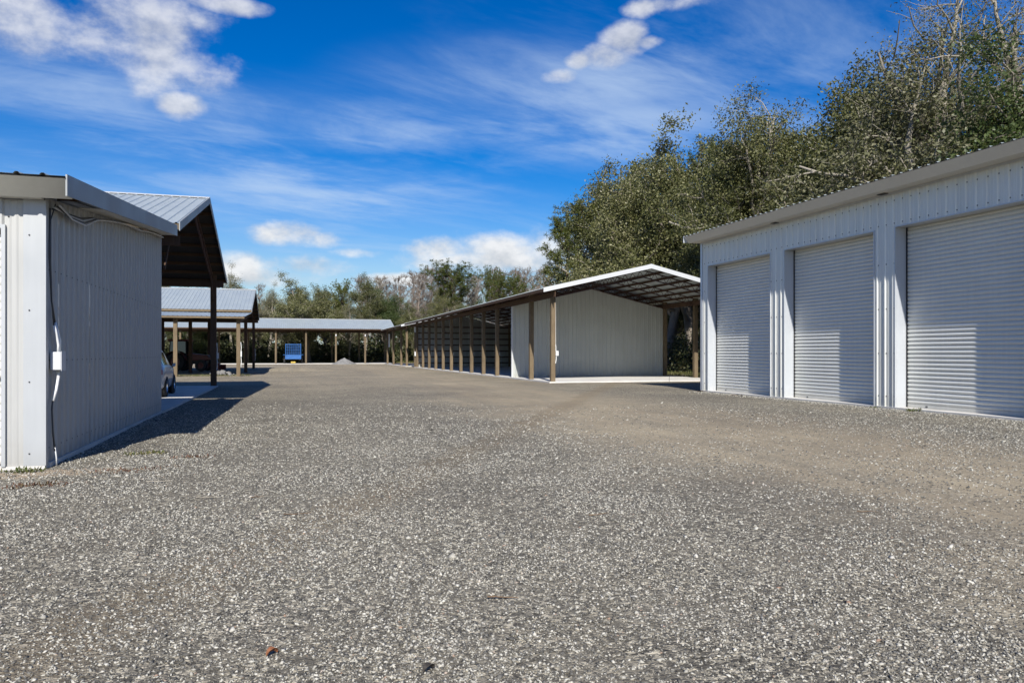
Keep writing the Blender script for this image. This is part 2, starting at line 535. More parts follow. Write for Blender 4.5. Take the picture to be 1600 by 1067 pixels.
class MB:
    def __init__(self):
        self.v, self.f = [], []

    def add(self, vs, fs):
        k = len(self.v)
        self.v.extend([tuple(p) for p in vs])
        self.f.extend([tuple(i + k for i in f) for f in fs])
        return self

    def box(self, x0, x1, y0, y1, z0, z1):
        vs = [(x, y, z) for x in (x0, x1) for y in (y0, y1) for z in (z0, z1)]
        return self.add(vs, [(0, 1, 3, 2), (4, 6, 7, 5), (0, 4, 5, 1), (2, 3, 7, 6), (0, 2, 6, 4), (1, 5, 7, 3)])

    def boxm(self, M, a, b, z):
        vs = [M(p, q, r) for p in a for q in b for r in z]
        return self.add(vs, [(0, 1, 3, 2), (4, 6, 7, 5), (0, 4, 5, 1), (2, 3, 7, 6), (0, 2, 6, 4), (1, 5, 7, 3)])

    def beam(self, p, q, w, h, up=(0, 0, 1)):
        """bar from p to q, w across, h along up, p and q on its centre line"""
        p, q = Vector(p), Vector(q)
        t = (q - p).normalized()
        s = t.cross(Vector(up))
        if s.length < 1e-4:
            s = t.cross(Vector((0, 1, 0)))
        s.normalize()
        u = s.cross(t).normalized()
        vs = []
        for c in (p, q):
            for i, j in ((-1, -1), (1, -1), (1, 1), (-1, 1)):
                vs.append(c + s * (i * w / 2) + u * (j * h / 2))
        return self.add(vs, [(3, 2, 1, 0), (4, 5, 6, 7), (0, 1, 5, 4), (1, 2, 6, 5), (2, 3, 7, 6), (3, 0, 4, 7)])

    def tube(self, pts, r, n=8, r1=None, cap=True):
        pts = [Vector(p) for p in pts]
        rings = []
        m = len(pts)
        s = None
        for i, p in enumerate(pts):
            t = (pts[min(i + 1, m - 1)] - pts[max(i - 1, 0)])
            t.normalize()
            if s is None:
                s = t.cross(Vector((0.31, 0.17, 0.93)))
                if s.length < 0.05:
                    s = t.cross(Vector((1, 0, 0)))
            else:
                s = s - t * s.dot(t)
            s.normalize()
            u = t.cross(s)
            rr = r if r1 is None else r + (r1 - r) * i / (m - 1)
            rings.append([p + s * (math.cos(a) * rr) + u * (math.sin(a) * rr) for a in [2 * math.pi * k / n for k in range(n)]])
        vs = [v for rg in rings for v in rg]
        fs = []
        for i in range(m - 1):
            for k in range(n):
                fs.append((i * n + k, i * n + (k + 1) % n, (i + 1) * n + (k + 1) % n, (i + 1) * n + k))
        if cap:
            fs.append(tuple(range(n - 1, -1, -1)))
            fs.append(tuple((m - 1) * n + k for k in range(n)))
        return self.add(vs, fs)

    def lathe(self, c, axis, prof, n=20):
        """prof: (radius, distance along axis) pairs"""
        c, t = Vector(c), Vector(axis).normalized()
        s = t.cross(Vector((0, 0, 1)))
        if s.length < 0.05:
            s = t.cross(Vector((1, 0, 0)))
        s.normalize()
        u = t.cross(s)
        vs = [c + t * a + (s * math.cos(2 * math.pi * k / n) + u * math.sin(2 * math.pi * k / n)) * r for r, a in prof for k in range(n)]
        fs = []
        for i in range(len(prof) - 1):
            for k in range(n):
                fs.append((i * n + k, i * n + (k + 1) % n, (i + 1) * n + (k + 1) % n, (i + 1) * n + k))
        return self.add(vs, fs)

    def build(self, name, mat, parent=None, smooth=False, bevel=0.0):
        me = bpy.data.meshes.new(name)
        me.from_pydata(self.v, [], self.f)
        me.materials.append(MATS[mat])
        if smooth:
            me.polygons.foreach_set('use_smooth', [True] * len(me.polygons))
        me.update()
        o = bpy.data.objects.new(name, me)
        link(o, parent)
        if parent is not None:
            o.location = world_off(parent)
        if bevel:
            bv = o.modifiers.new('bevel', 'BEVEL')
            bv.width = bevel
            bv.segments = 1
            bv.limit_method = 'ANGLE'
        return o


def place(me, name, M, parent):
    o = bpy.data.objects.new(name, me)
    link(o, parent)
    o.matrix_basis = Matrix.Translation(world_off(parent)) @ M
    return o


def np_mesh(name, verts, faces, mat, parent=None, smooth=False):
    """verts (n,3) array, faces (m,k) array"""
    me = bpy.data.meshes.new(name)
    n, (m, k) = len(verts), faces.shape
    me.vertices.add(n)
    me.vertices.foreach_set('co', np.asarray(verts, np.float32).ravel())
    me.loops.add(m * k)
    me.loops.foreach_set('vertex_index', faces.astype(np.int32).ravel())
    me.polygons.add(m)
    me.polygons.foreach_set('loop_start', np.arange(0, m * k, k, dtype=np.int32))
    try:
        me.polygons.foreach_set('loop_total', np.full(m, k, dtype=np.int32))
    except Exception:
        pass
    if smooth:
        me.polygons.foreach_set('use_smooth', np.ones(m, dtype=bool))
    me.materials.append(MATS[mat])
    me.update(calc_edges=True)
    return me


def copy_thing(o, loc, rz, sc, label, group):
    c = o.copy()
    COL.objects.link(c)
    c.location = loc
    c.rotation_euler = (0, 0, rz)
    c.scale = sc if isinstance(sc, tuple) else (sc, sc, sc)
    tag(c, label, None, group)
    for ch in o.children:
        k = ch.copy()
        COL.objects.link(k)
        k.parent = c
    return c


# ---- ribbed steel sheet: ribs every 12 inches, panels 3 ft wide
PITCH, PANEL = 0.3048, 0.9144


def rib_profile(s0, s1, h=0.028, minor=True):
    pts = []
    k = int(math.floor(s0 / PITCH)) - 1
    while k * PITCH < s1 + PITCH:
        c = (k + 0.5) * PITCH
        pts += [(c - 0.04, 0), (c - 0.016, h), (c + 0.016, h), (c + 0.04, 0)]
        if minor:
            for q in (PITCH * 0.36, PITCH * 0.64):
                pts += [(c + q - 0.016, 0), (c + q, 0.005), (c + q + 0.016, 0)]
        k += 1

    def at(s):
        for (a, da), (b, db) in zip(pts, pts[1:]):
            if a <= s <= b:
                return da + (db - da) * (s - a) / max(1e-6, b - a)
        return 0
    mid = [(s, dd) for s, dd in pts if s0 + 1e-4 < s < s1 - 1e-4]
    return [(s0, at(s0))] + mid + [(s1, at(s1))]


SHEETS = {}


def sheet_mesh(name, mat, s0, s1, zb, zt, minor=True):
    fb = zb if callable(zb) else (lambda s: zb)
    ft = zt if callable(zt) else (lambda s: zt)
    pr = rib_profile(s0, s1, minor=minor)
    # keep kinks of sloped tops (ridge) sharp
    v, f = [], []
    for s, dd in pr:
        v += [(s, fb(s), dd), (s, ft(s), dd)]
    for i in range(len(pr) - 1):
        f.append((2 * i, 2 * i + 2, 2 * i + 3, 2 * i + 1))
    me = bpy.data.meshes.new(name)
    me.from_pydata(v, [], f)
    me.materials.append(MATS[mat])
    me.update()
    return me


def frame(origin, U, V, Nn):
    U, V, Nn = Vector(U), Vector(V), Vector(Nn)
    m = Matrix.Identity(4)
    for i in range(3):
        m[i][0], m[i][1], m[i][2], m[i][3] = U[i], V[i], Nn[i], origin[i]
    return m


def wall(parent, origin, U, Nn, s0, s1, zb, zt, mat='siding', name='wall_panel', kinks=(), minor=True, screws=None):
    """a run of upright sheets from s0 to s1 along U; zt may be a function of s"""
    k = int(math.floor(s0 / PANEL + 1e-6))
    i = 0
    while k * PANEL < s1 - 1e-4:
        a, b = max(s0, k * PANEL), min(s1, (k + 1) * PANEL)
        cuts = [a] + [q for q in kinks if a + 0.01 < q < b - 0.01] + [b]
        for a2, b2 in zip(cuts, cuts[1:]):
            lap = 0.0025 * (i % 2)
            if callable(zt) or callable(zb) or b2 - a2 < PANEL - 1e-3:
                me = sheet_mesh(name, mat, a2, b2, zb, zt, minor)
                M = frame(Vector(origin) + Vector(Nn) * lap, U, (0, 0, 1), Nn)
            else:
                key = (mat, round(zb, 3), round(zt, 3), minor)
                if key not in SHEETS:
                    SHEETS[key] = sheet_mesh(name, mat, 0, PANEL, zb, zt, minor)
                me = SHEETS[key]
                M = frame(Vector(origin) + Vector(Nn) * lap + Vector(U) * a2, U, (0, 0, 1), Nn)
            place(me, name, M, parent)
        i += 1
        k += 1


def roof_slope(parent, origin, U, V, Nn, lu, lv, mat='roof_metal', name='roof_panel', minor=False):
    n = int(round(lu / PANEL + 0.499))
    key = (name, mat, round(lv, 3), 'r', minor)
    if key not in SHEETS:
        SHEETS[key] = sheet_mesh(name, mat, 0, PANEL, 0, lv, minor)
    for i in range(n):
        a = i * PANEL
        w = min(PANEL, lu - a)
        if w < 0.02:
            break
        me = SHEETS[key] if w > PANEL - 1e-3 else sheet_mesh(name, mat, 0, w, 0, lv, minor)
        M = frame(Vector(origin) + Vector(U) * a + Vector(Nn) * (0.002 * (i % 2)), U, V, Nn)
        place(me, name, M, parent)


MD = lambda a, b, z: Vector((b, a, z))      # ridge along the yard
ML = lambda a, b, z: Vector((a, b, z))      # ridge across the yard


def gable_roof(parent, M, a0, a1, b0, b1, he, hr, trusses=(), purlin=0.95, truss_in=0.9, minor=False, fascia='white_trim', web=True, panel='roof_metal', eave_trim='dark_wood', roof_shade=False):
    bm = (b0 + b1) / 2
    sl = (hr - he) / (bm - b0)
    half = math.hypot(bm - b0, hr - he)
    ca, sa = (bm - b0) / half, (hr - he) / half
    U = M(1, 0, 0)
    zr = lambda b: he + (b - b0) * sl if b <= bm else he + (b1 - b) * sl
    roof_slope(parent, M(a0, b0, he), U, M(0, ca, sa), M(0, -sa, ca), a1 - a0, half, panel, minor=minor)
    roof_slope(parent, M(a0, b1, he), U, M(0, -ca, sa), M(0, sa, ca), a1 - a0, half, panel, minor=minor)
    cap = MB()
    for s in (-1, 1):
        vs = [M(a0 - 0.02, bm, hr + 0.055), M(a1 + 0.02, bm, hr + 0.055), M(a1 + 0.02, bm + s * 0.22, hr + 0.045 - 0.22 * sl), M(a0 - 0.02, bm + s * 0.22, hr + 0.045 - 0.22 * sl)]
        vs += [v - Vector((0, 0, 0.012)) for v in vs]
        cap.add(vs, [(0, 1, 2, 3), (7, 6, 5, 4), (0, 4, 5, 1), (2, 6, 7, 3), (0, 3, 7, 4), (1, 5, 6, 2)])
    cap.build('ridge_cap', 'white_trim', parent)
    # rake trim on both gable ends
    for a, o in ((a0, -1), (a1, 1)):
        for s, be in ((-1, b0), (1, b1)):
            fb = MB()
            p0, p1 = a + o * 0.003, a + o * 0.028
            vs = []
            for p in (p0, p1):
                vs += [M(p, be, he - 0.20), M(p, bm, hr - 0.20), M(p, bm, hr + 0.042), M(p, be, he + 0.042)]
            fb.add(vs, [(0, 1, 2, 3), (7, 6, 5, 4), (0, 4, 5, 1), (2, 6, 7, 3), (0, 3, 7, 4), (1, 5, 6, 2)])
            fb.build('rake_trim', fascia, parent)
    if eave_trim:
        for s, be in ((-1, b0), (1, b1)):
            e = MB()
            e.boxm(M, (a0, a1), sorted((be - s * 0.002, be - s * 0.04)), (he - 0.17, he - 0.012))
            e.build('eave_board', eave_trim, parent)
    if roof_shade:  # dark sheet added below the panels to paint in the shade there
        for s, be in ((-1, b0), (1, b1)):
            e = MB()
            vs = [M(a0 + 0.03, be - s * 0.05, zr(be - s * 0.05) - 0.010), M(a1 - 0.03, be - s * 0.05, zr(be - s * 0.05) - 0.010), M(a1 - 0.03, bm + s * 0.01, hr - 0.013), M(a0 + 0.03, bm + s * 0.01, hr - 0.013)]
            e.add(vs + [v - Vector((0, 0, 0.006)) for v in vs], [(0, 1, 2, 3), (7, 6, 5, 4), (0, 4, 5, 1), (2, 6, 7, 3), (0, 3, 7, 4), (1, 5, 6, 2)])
            e.build('shade_sheet', 'roof_shade', parent)
    # purlins along the ridge direction
    n = max(3, int((bm - b0 - 0.3) / purlin) + 1)
    for s, be in ((1, b0), (-1, b1)):
        for i in range(n):
            b = be + s * (0.12 + (bm - b0 - 0.24) * i / (n - 1))
            z = zr(b) - 0.018
            pb = MB()
            pb.beam(M(a0 + 0.01, b, z - 0.07), M(a1 - 0.01, b, z - 0.07), 0.04, 0.13)
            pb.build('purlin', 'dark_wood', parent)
    # trusses (parallel chords with a zigzag web)
    if trusses:
        mb = MB()
        bi0, bi1 = b0 + truss_in, b1 - truss_in
        a = 0.0
        for be, s in ((bi0, 1), (bi1, -1)):
            for off in (-0.21, -0.60):
                mb.beam(M(a, be, zr(be) + off), M(a, bm, hr + off), 0.06, 0.055)
            L = abs(bm - be)
            m = int(L / 0.45)
            for i in range(m):
                ba, bc, bb = be + s * L * i / m, be + s * L * (i + 0.5) / m, be + s * L * (i + 1) / m
                mb.tube([M(a, ba, zr(ba) - 0.59), M(a, bc, zr(bc) - 0.22)], 0.016, 5, cap=False)
                mb.tube([M(a, bc, zr(bc) - 0.22), M(a, bb, zr(bb) - 0.59)], 0.016, 5, cap=False)
        me = bpy.data.meshes.new('truss')
        me.from_pydata(mb.v, [], mb.f)
        me.materials.append(MATS['steel_red'])
        for t in trusses:
            place(me, 'truss', Matrix.Translation(M(t, 0, 0)), parent)
    return zr


def posts(parent, pts, w=0.24, mat='post_wood', name='post'):
    """timber posts, each with slightly rounded edges and its own small lean"""
    r = random.Random(len(pts))
    for (x, y, z1) in pts:
        b = MB()
        c = 0.012
        h = w / 2
        ring = [(-h + c, -h), (h - c, -h), (h, -h + c), (h, h - c), (h - c, h), (-h + c, h), (-h, h - c), (-h, -h + c)]
        jx, jy = r.uniform(-0.015, 0.015), r.uniform(-0.015, 0.015)
        vs = [(x + p, y + q, -0.05) for p, q in ring] + [(x + p + jx, y + q + jy, z1) for p, q in ring]
        b.add(vs, [tuple(range(7, -1, -1)), tuple(range(8, 16))] + [(k, (k + 1) % 8, 8 + (k + 1) % 8, 8 + k) for k in range(8)])
        b.build(name, mat, parent)


def hz(x, y):
    """height of the gravel: nearly flat with soft hollows"""
    return 0.016 * mnoise.noise(Vector((x * 0.35, y * 0.35, 1.7))) + 0.008 * mnoise.noise(Vector((x * 1.3, y * 1.3, 5.1))) - 0.012


# ------------------------------------------------------------------ ground
g = MB()
g.box(-900, 900, -700, 1500, -1.0, -0.06)
tag(g.build('ground', 'forest_floor'), 'leaf-strewn forest ground under and beyond the trees', kind='structure')


def yard():
    xs = np.concatenate([np.arange(-46, -8, 2.0), np.arange(-8, 18, 0.4), np.arange(18, 31, 2.0)])
    ys = np.concatenate([np.arange(-14, 2, 2.0), np.arange(2, 32, 0.4), np.arange(32, 128, 2.0)])
    gx, gy = np.meshgrid(xs, ys)
    z = np.array([hz(x, y) for x, y in zip(gx.ravel(), gy.ravel())])
    v = np.stack([gx.ravel(), gy.ravel(), z], 1)
    w, h = len(xs), len(ys)
    i, j = np.meshgrid(np.arange(w - 1), np.arange(h - 1))
    a = (j * w + i).ravel()
    f = np.stack([a, a + 1, a + w + 1, a + w], 1)
    me = np_mesh('gravel_yard', v, f, 'gravel', smooth=True)
    o = bpy.data.objects.new('gravel_yard', me)
    COL.objects.link(o)
    tag(o, 'grey crushed gravel yard with a worn tan wheel way', kind='structure')


yard()

# ------------------------------------------------------------------ right: garage building with three roll-up doors in view
GL = 16.8
gb = thing('garage_building', 'pale metal garage building with tall grey roll-up doors on the right', 'building', (GL, 18, 0))
DOORS = [(23.62, 27.85), (18.56, 22.79), (13.49, 17.72), (8.43, 12.66)]
DT, DEND, DNEAR, WT = 5.23, 28.4, 7.7, 6.34
GW = 27.6
segs = []
prev = DNEAR
for a, b in sorted(DOORS):
    segs.append((prev, a, 0.02))
    segs.append((a, b, DT))
    prev = b
segs.append((prev, DEND, 0.02))
for a, b, zb in segs:
    wall(gb, (GL, 0, 0), (0, 1, 0), (-1, 0, 0), a, b, zb, WT)
roofz = lambda x: 6.50 + (x - (GL - 0.75)) * 0.07
wall(gb, (0, DEND, 0), (1, 0, 0), (0, 1, 0), GL, GW, 0.02, lambda s: roofz(s) - 0.16, name='end_panel')
wall(gb, (0, DNEAR, 0), (1, 0, 0), (0, -1, 0), GL, GW, 0.02, lambda s: roofz(s) - 0.16, name='end_panel')
wall(gb, (GW, 0, 0), (0, 1, 0), (1, 0, 0), DNEAR, DEND, 0.02, 6.9, name='back_panel', minor=False)
b = MB()
b.box(GL + 0.42, GW - 0.05, DNEAR + 0.05, DEND - 0.05, 0.0, 0.05)
b.box(GL - 0.06, GL + 0.42, DNEAR + 0.05, DEND - 0.06, -0.06, 0.047)
b.build('floor_slab', 'concrete', gb)
# corner trims
for yy, s in ((DEND, 1), (DNEAR, -1)):
    b = MB()
    b.box(GL - 0.036, GL + 0.10, *sorted((yy - s * 0.11, yy + s * 0.034)), 0.03, WT + 0.02)
    b.build('corner_trim', 'trim_metal', gb)
# roof
Lr = (GW + 0.4) - (GL - 0.75)
rl = Lr * math.hypot(1, 0.07)
un = Vector((1, 0, 0.07)).normalized()
roof_slope(gb, (GL - 0.76, DNEAR - 0.2, 6.515), (0, 1, 0), un, (-un.z, 0, un.x), DEND + 0.2 - DNEAR + 0.2, rl, 'roof_metal')
b = MB()      # fascia board that leans back a little, and the soffit behind it
x0 = GL - 0.745
vs = []
for yy in (DNEAR - 0.18, DEND + 0.18):
    vs += [(x0, yy, 6.50), (x0 + 0.025, yy, 6.50), (x0 + 0.245, yy, 6.262), (x0 + 0.235, yy, 6.25)]
b.add(vs, [(3, 2, 1, 0), (4, 5, 6, 7), (0, 1, 5, 4), (1, 2, 6, 5), (2, 3, 7, 6), (3, 0, 4, 7)])
b.build('fascia', 'fascia_metal', gb)
b = MB()
b.box(x0 + 0.24, GL - 0.03, DNEAR - 0.17, DEND + 0.17, 6.262, 6.275)
b.build('soffit', 'fascia_metal', gb)
b = MB()
b.box(GL - 0.046, GL - 0.0305, DNEAR, DEND, 6.20, 6.26)
b.build('frieze_trim', 'trim_metal', gb)
for yy, s in ((DEND + 0.2, 1), (DNEAR - 0.2, -1)):
    b = MB()
    y0, y1 = sorted((yy - s * 0.018, yy + s * 0.008))
    b.add([(x0 - 0.01, y0, 6.27), (GW + 0.4, y0, roofz(GW + 0.4) - 0.19), (GW + 0.4, y0, roofz(GW + 0.4) + 0.05), (x0 - 0.01, y0, 6.54),
           (x0 - 0.01, y1, 6.27), (GW + 0.4, y1, roofz(GW + 0.4) - 0.19), (GW + 0.4, y1, roofz(GW + 0.4) + 0.05), (x0 - 0.01, y1, 6.54)],
          [(0, 1, 2, 3), (7, 6, 5, 4), (0, 4, 5, 1), (2, 6, 7, 3), (0, 3, 7, 4), (1, 5, 6, 2)])
    b.build('rake_trim', 'trim_metal', gb)
for yy in (23.2, 18.1, 13.0):      # thin dark slots under the soffit, drawn as black boxes
    b = MB()
    b.box(GL - 0.2, GL - 0.05, yy - 0.14, yy + 0.14, 6.24, 6.2612)
    b.build('soffit_gap', 'black', gb)

# roll-up doors: each slat its own convex strip
SLAT = 0.119


def slat_mesh(w, mat, h=SLAT, proud=0.028):
    v, f = [], []
    m = 7
    for i in range(m):
        t = i / (m - 1)
        z = h * t
        dd = proud * (math.sin(math.pi * min(1, t / 0.86)) ** 0.75 if t < 0.86 else 0) - (0.006 if t > 0.86 else 0)
        v += [(0, z, dd), (w, z, dd)]
    for i in range(m - 1):
        f.append((2 * i, 2 * i + 1, 2 * i + 3, 2 * i + 2))
    me = bpy.data.meshes.new('slat')
    me.from_pydata(v, [], f)
    me.polygons.foreach_set('use_smooth', [True] * len(f))
    me.materials.append(MATS[mat])
    me.update()
    return me


REC = 0.40
for k, (a, bb) in enumerate(DOORS):
    fr = MB()      # jamb linings and header lining
    fr.box(GL - 0.034, GL + REC + 0.1, a - 0.03, a, 0.04, DT + 0.03)
    fr.box(GL - 0.034, GL + REC + 0.1, bb, bb + 0.03, 0.04, DT + 0.03)
    fr.box(GL - 0.034, GL + REC + 0.1, a, bb, DT + 0.0, DT + 0.03)
    door = fr.build('roll_up_door', 'trim_metal', gb)
    if k < 3:
        tag(door, ['roll-up door nearest the open shed', 'middle roll-up door', 'roll-up door at the right edge'][k])
    gd = MB()
    for yy in (a + 0.001, bb - 0.041):
        gd.box(GL + REC - 0.045, GL + REC - 0.03, yy, yy + 0.04, 0.05, DT - 0.002)
    gd.box(GL + REC + 0.06, GL + REC + 0.07, a + 0.002, bb - 0.002, 0.05, DT - 0.002)
    gd.build('guide_rail', 'black', door)
    bt = MB()
    bt.box(GL + REC - 0.022, GL + REC + 0.03, a + 0.03, bb - 0.03, 0.052, 0.15)
    bt.build('bottom_bar', 'door_metal', door)
    lk = MB()
    lk.box(GL + REC - 0.03, GL + REC - 0.022, bb - 0.75, bb - 0.68, 0.08, 0.12)
    lk.build('lock', 'screw', door)
    w = bb - a - 0.06
    me = slat_mesh(w, 'door_metal')
    n = int((DT - 0.15) / SLAT)
    for i in range(n + 1):
        z = 0.15 + i * SLAT
        sm = me
        if z + SLAT > DT - 0.003:
            sm = slat_mesh(w, 'door_metal', DT - 0.003 - z, 0.012)
        place(sm, 'slat', frame((GL + REC, a + 0.03, z), (0, 1, 0), (0, 0, 1), (-1, 0, 0)), door)


def screws(parent, pts, Nn, r=0.011):
    b = MB()
    for p in pts:
        b.lathe(Vector(p), Nn, [(r, 0), (r, 0.006), (r * 0.5, 0.012), (0.0005, 0.012)], 6)
    o = b.build('fasteners', 'screw', parent)
    o['kind'] = 'stuff'


pts = []
for kk in range(int(DNEAR / PITCH) + 1, int(DEND / PITCH)):
    yy = kk * PITCH + 0.10
    for z in (DT + 0.13, 6.02):
        pts.append((GL - 0.004, yy, z + 0.01 * math.sin(kk * 7)))
    if not any(a - 0.02 < yy < bb + 0.02 for a, bb in DOORS):
        for z in (0.35, 1.6, 2.9, 4.2):
            pts.append((GL - 0.004, yy, z))
screws(gb, pts, (-1, 0, 0), 0.019)

# ------------------------------------------------------------------ left: enclosed lean-to building
LX, LF, LB = -3.3, 12.05, 22.15
LW = -16.0
lb = thing('storage_building', 'closed pale metal lean-to building at the left edge', 'building', (LX, LF, 0))
lz = lambda y: 3.97 + (y - 11.5) * 0.098      # roof top above the yard at y
DLX, DLT = -3.80, 3.33                       # roll-up door: its right edge and top
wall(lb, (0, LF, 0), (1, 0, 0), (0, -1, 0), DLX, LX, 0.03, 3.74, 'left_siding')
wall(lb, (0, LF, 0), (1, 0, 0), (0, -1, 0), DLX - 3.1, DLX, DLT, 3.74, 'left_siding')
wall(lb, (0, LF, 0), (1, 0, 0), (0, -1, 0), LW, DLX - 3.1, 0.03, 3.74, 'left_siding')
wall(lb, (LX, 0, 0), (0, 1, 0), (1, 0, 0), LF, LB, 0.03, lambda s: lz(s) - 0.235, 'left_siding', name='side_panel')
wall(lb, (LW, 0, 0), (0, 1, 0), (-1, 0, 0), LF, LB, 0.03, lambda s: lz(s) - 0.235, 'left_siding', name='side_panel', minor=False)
b = MB()
b.box(LX - 0.235, LX + 0.034, LF - 0.032, LF - 0.012, 0.03, 3.745)
b.box(LX + 0.0301, LX + 0.044, LF - 0.0315, LF + 0.09, 0.03, 3.745)
b.build('corner_trim', 'left_trim', lb)
b = MB()
b.box(LX - 0.1, LX + 0.034, LB - 0.05, LB + 0.03, 0.03, lz(LB) - 0.24)
b.build('corner_trim', 'left_trim', lb)
b = MB()
b.box(LW, LX + 0.03, LF - 0.03, LB, -0.04, 0.029)
b.box(LX + 0.03, LX + 0.06, LF + 0.1, LB, -0.04, 0.05)
b.build('floor_slab', 'concrete', lb)
ov = -2.88
un = Vector((0, 1, 0.098)).normalized()
roof_slope(lb, (LW - 0.4, 11.44, 3.981), (1, 0, 0), un, (0, -un.z, un.y), ov - LW + 0.4, 10.62 * math.hypot(1, 0.098), 'roof_metal')
b = MB()
b.add([(x, 11.495 + dy, z) for x in (LW - 0.4, ov - 0.002) for dy, z in ((0, 3.962), (0.03, 3.962), (0.34, 3.762), (0.34, 3.744))],
      [(3, 2, 1, 0), (4, 5, 6, 7), (0, 1, 5, 4), (1, 2, 6, 5), (2, 3, 7, 6), (3, 0, 4, 7)])
b.build('front_fascia', 'fascia_metal', lb)
for ya, yb in ((11.488, 15.6), (15.604, 19.3), (19.304, 22.1)):
    b = MB()
    b.add([(ov - 0.001 + dx, yy, lz(yy) + dz) for yy in (ya, yb) for dx, dz in ((0, -0.245), (0.022, -0.245), (0.022, 0.045), (0, 0.045))],
          [(3, 2, 1, 0), (4, 5, 6, 7), (0, 1, 5, 4), (1, 2, 6, 5), (2, 3, 7, 6), (3, 0, 4, 7)])
    b.build('side_fascia', 'grey_trim', lb)
b = MB()      # soffit boards: the nearest bay is open and shows the timber
for ya, yb in ((13.8, 22.08),):
    b.add([(x, yy, lz(yy) + dz) for yy in (ya, yb) for x, dz in ((LX + 0.045, -0.235), (ov - 0.004, -0.235), (ov - 0.004, -0.222), (LX + 0.045, -0.222))],
          [(3, 2, 1, 0), (4, 5, 6, 7), (0, 1, 5, 4), (1, 2, 6, 5), (2, 3, 7, 6), (3, 0, 4, 7)])
b.build('soffit', 'fascia_metal', lb)
b = MB()
b.box(LW, LX + 0.02, 11.836, LF - 0.034, 3.748, 3.76)
b.build('soffit', 'fascia_metal', lb)
for yy in (11.75, 12.3, 12.9, 13.5):
    b = MB()
    b.box(LX - 0.2, ov - 0.004, yy - 0.02, yy + 0.02, lz(yy) - 0.15, lz(yy) - 0.02)
    b.build('lookout', 'dark_wood', lb)
fr = MB()
fr.box(DLX - 0.0, DLX + 0.05, LF - 0.05, LF + 0.2, 0.03, DLT + 0.05)
fr.box(DLX - 3.15, DLX - 3.1, LF - 0.05, LF + 0.2, 0.03, DLT + 0.05)
fr.box(DLX - 3.1, DLX, LF - 0.05, LF + 0.2, DLT, DLT + 0.05)
dl = fr.build('roll_up_door', 'left_trim', lb)
me = slat_mesh(3.08, 'door_metal')
for i in range(int(DLT / SLAT)):
    z = 0.05 + i * SLAT
    if z + SLAT < DLT:
        place(me, 'slat', frame((DLX - 3.09, LF + 0.12, z), (1, 0, 0), (0, 0, 1), (0, -1, 0)), dl)
b = MB()
b.box(DLX - 0.22, DLX - 0.06, LF + 0.06, LF + 0.098, 1.18, 1.34)
b.build('lock', 'black', dl)
pts = [(x, LF - 0.033, z) for x in (LX - 0.16,) for z in (0.2, 1.2, 2.2, 3.25)] + [(x, LF - 0.005, z) for x in (LX - 0.42,) for z in (3.5,)]
for kk in range(int(LF / PITCH) + 1, int(LB / PITCH)):
    for z in (0.25, 1.5, 2.8):
        pts.append((LX + 0.004, kk * PITCH + 0.1, z))
screws(lb, pts[:5], (0, -1, 0), 0.012)
screws(lb, pts[5:], (1, 0, 0), 0.009)
# junction box with its conduits and the cables under the eave
b = MB()
b.box(LX + 0.045, LX + 0.185, 12.20, 12.40, 1.36, 1.62)
box = b.build('junction_box', 'plastic_grey', lb, bevel=0.008)
tag(box, 'grey junction box')
b = MB()
b.box(LX + 0.188, LX + 0.194, 12.19, 12.41, 1.35, 1.63)
b.build('cover', 'plastic_grey', box)
for nm, mt, path, r in (
        ('conduit', 'pvc_white', [(LX + 0.11, 12.33, 1.62), (LX + 0.115, 12.33, 1.72), (LX + 0.10, 12.30, 1.86), (LX + 0.075, 12.27, 2.0)], 0.022),
        ('conduit', 'pvc_white', [(LX + 0.12, 12.37, 1.62), (LX + 0.125, 12.38, 1.78), (LX + 0.10, 12.36, 1.92), (LX + 0.07, 12.35, 2.05)], 0.018),
        ('conduit', 'pvc_white', [(LX + 0.11, 12.33, 1.36), (LX + 0.115, 12.33, 1.26), (LX + 0.10, 12.28, 1.08), (LX + 0.075, 12.22, 0.92)], 0.025),
        ('cable', 'cable_dark', [(LX + 0.075, 12.22, 0.93), (LX + 0.07, 12.2, 0.8), (LX + 0.075, 12.22, 0.5), (LX + 0.09, 12.26, 0.2)], 0.012),
        ('conduit', 'pvc_white', [(LX + 0.088, 12.255, 0.25), (LX + 0.10, 12.29, 0.1), (LX + 0.10, 12.30, -0.02)], 0.014),
        ('cable', 'cable_dark', [(LX + 0.075, 12.27, 1.98), (LX + 0.065, 12.22, 2.3), (LX + 0.06, 12.18, 2.9), (LX + 0.06, 12.18, 3.5), (LX + 0.10, 12.26, 3.74)], 0.009),
        ('cable', 'cable_dark', [(LX + 0.07, 12.35, 2.03), (LX + 0.06, 12.22, 2.35), (LX + 0.055, 12.14, 3.0), (LX + 0.06, 12.15, 3.66)], 0.012)):
    b = MB()
    b.tube(path, r, 8)
    b.build(nm, mt, lb, smooth=True)
for k in range(4):
    path = [(LX + 0.07 + 0.03 * k, 12.22, 3.66 + 0.02 * k)]
    for i in range(1, 13):
        t = i / 12
        yy = 12.22 + t * 9.6
        sag = 0.05 * (1 - abs(math.sin(t * 9.3))) + (0.16 + 0.05 * k) * math.exp(-((t - 0.14) / 0.10) ** 2)
        path.append((LX + 0.06 + 0.024 * k, yy, lz(yy) - 0.28 - sag * 0.8))
    b = MB()
    b.tube(path, 0.013, 6)
    b.build('cable', 'plastic_grey' if k % 2 else 'cable_dark', lb, smooth=True)

# ------------------------------------------------------------------ left: gable carport behind it, and the second one further on
CX = -3.4


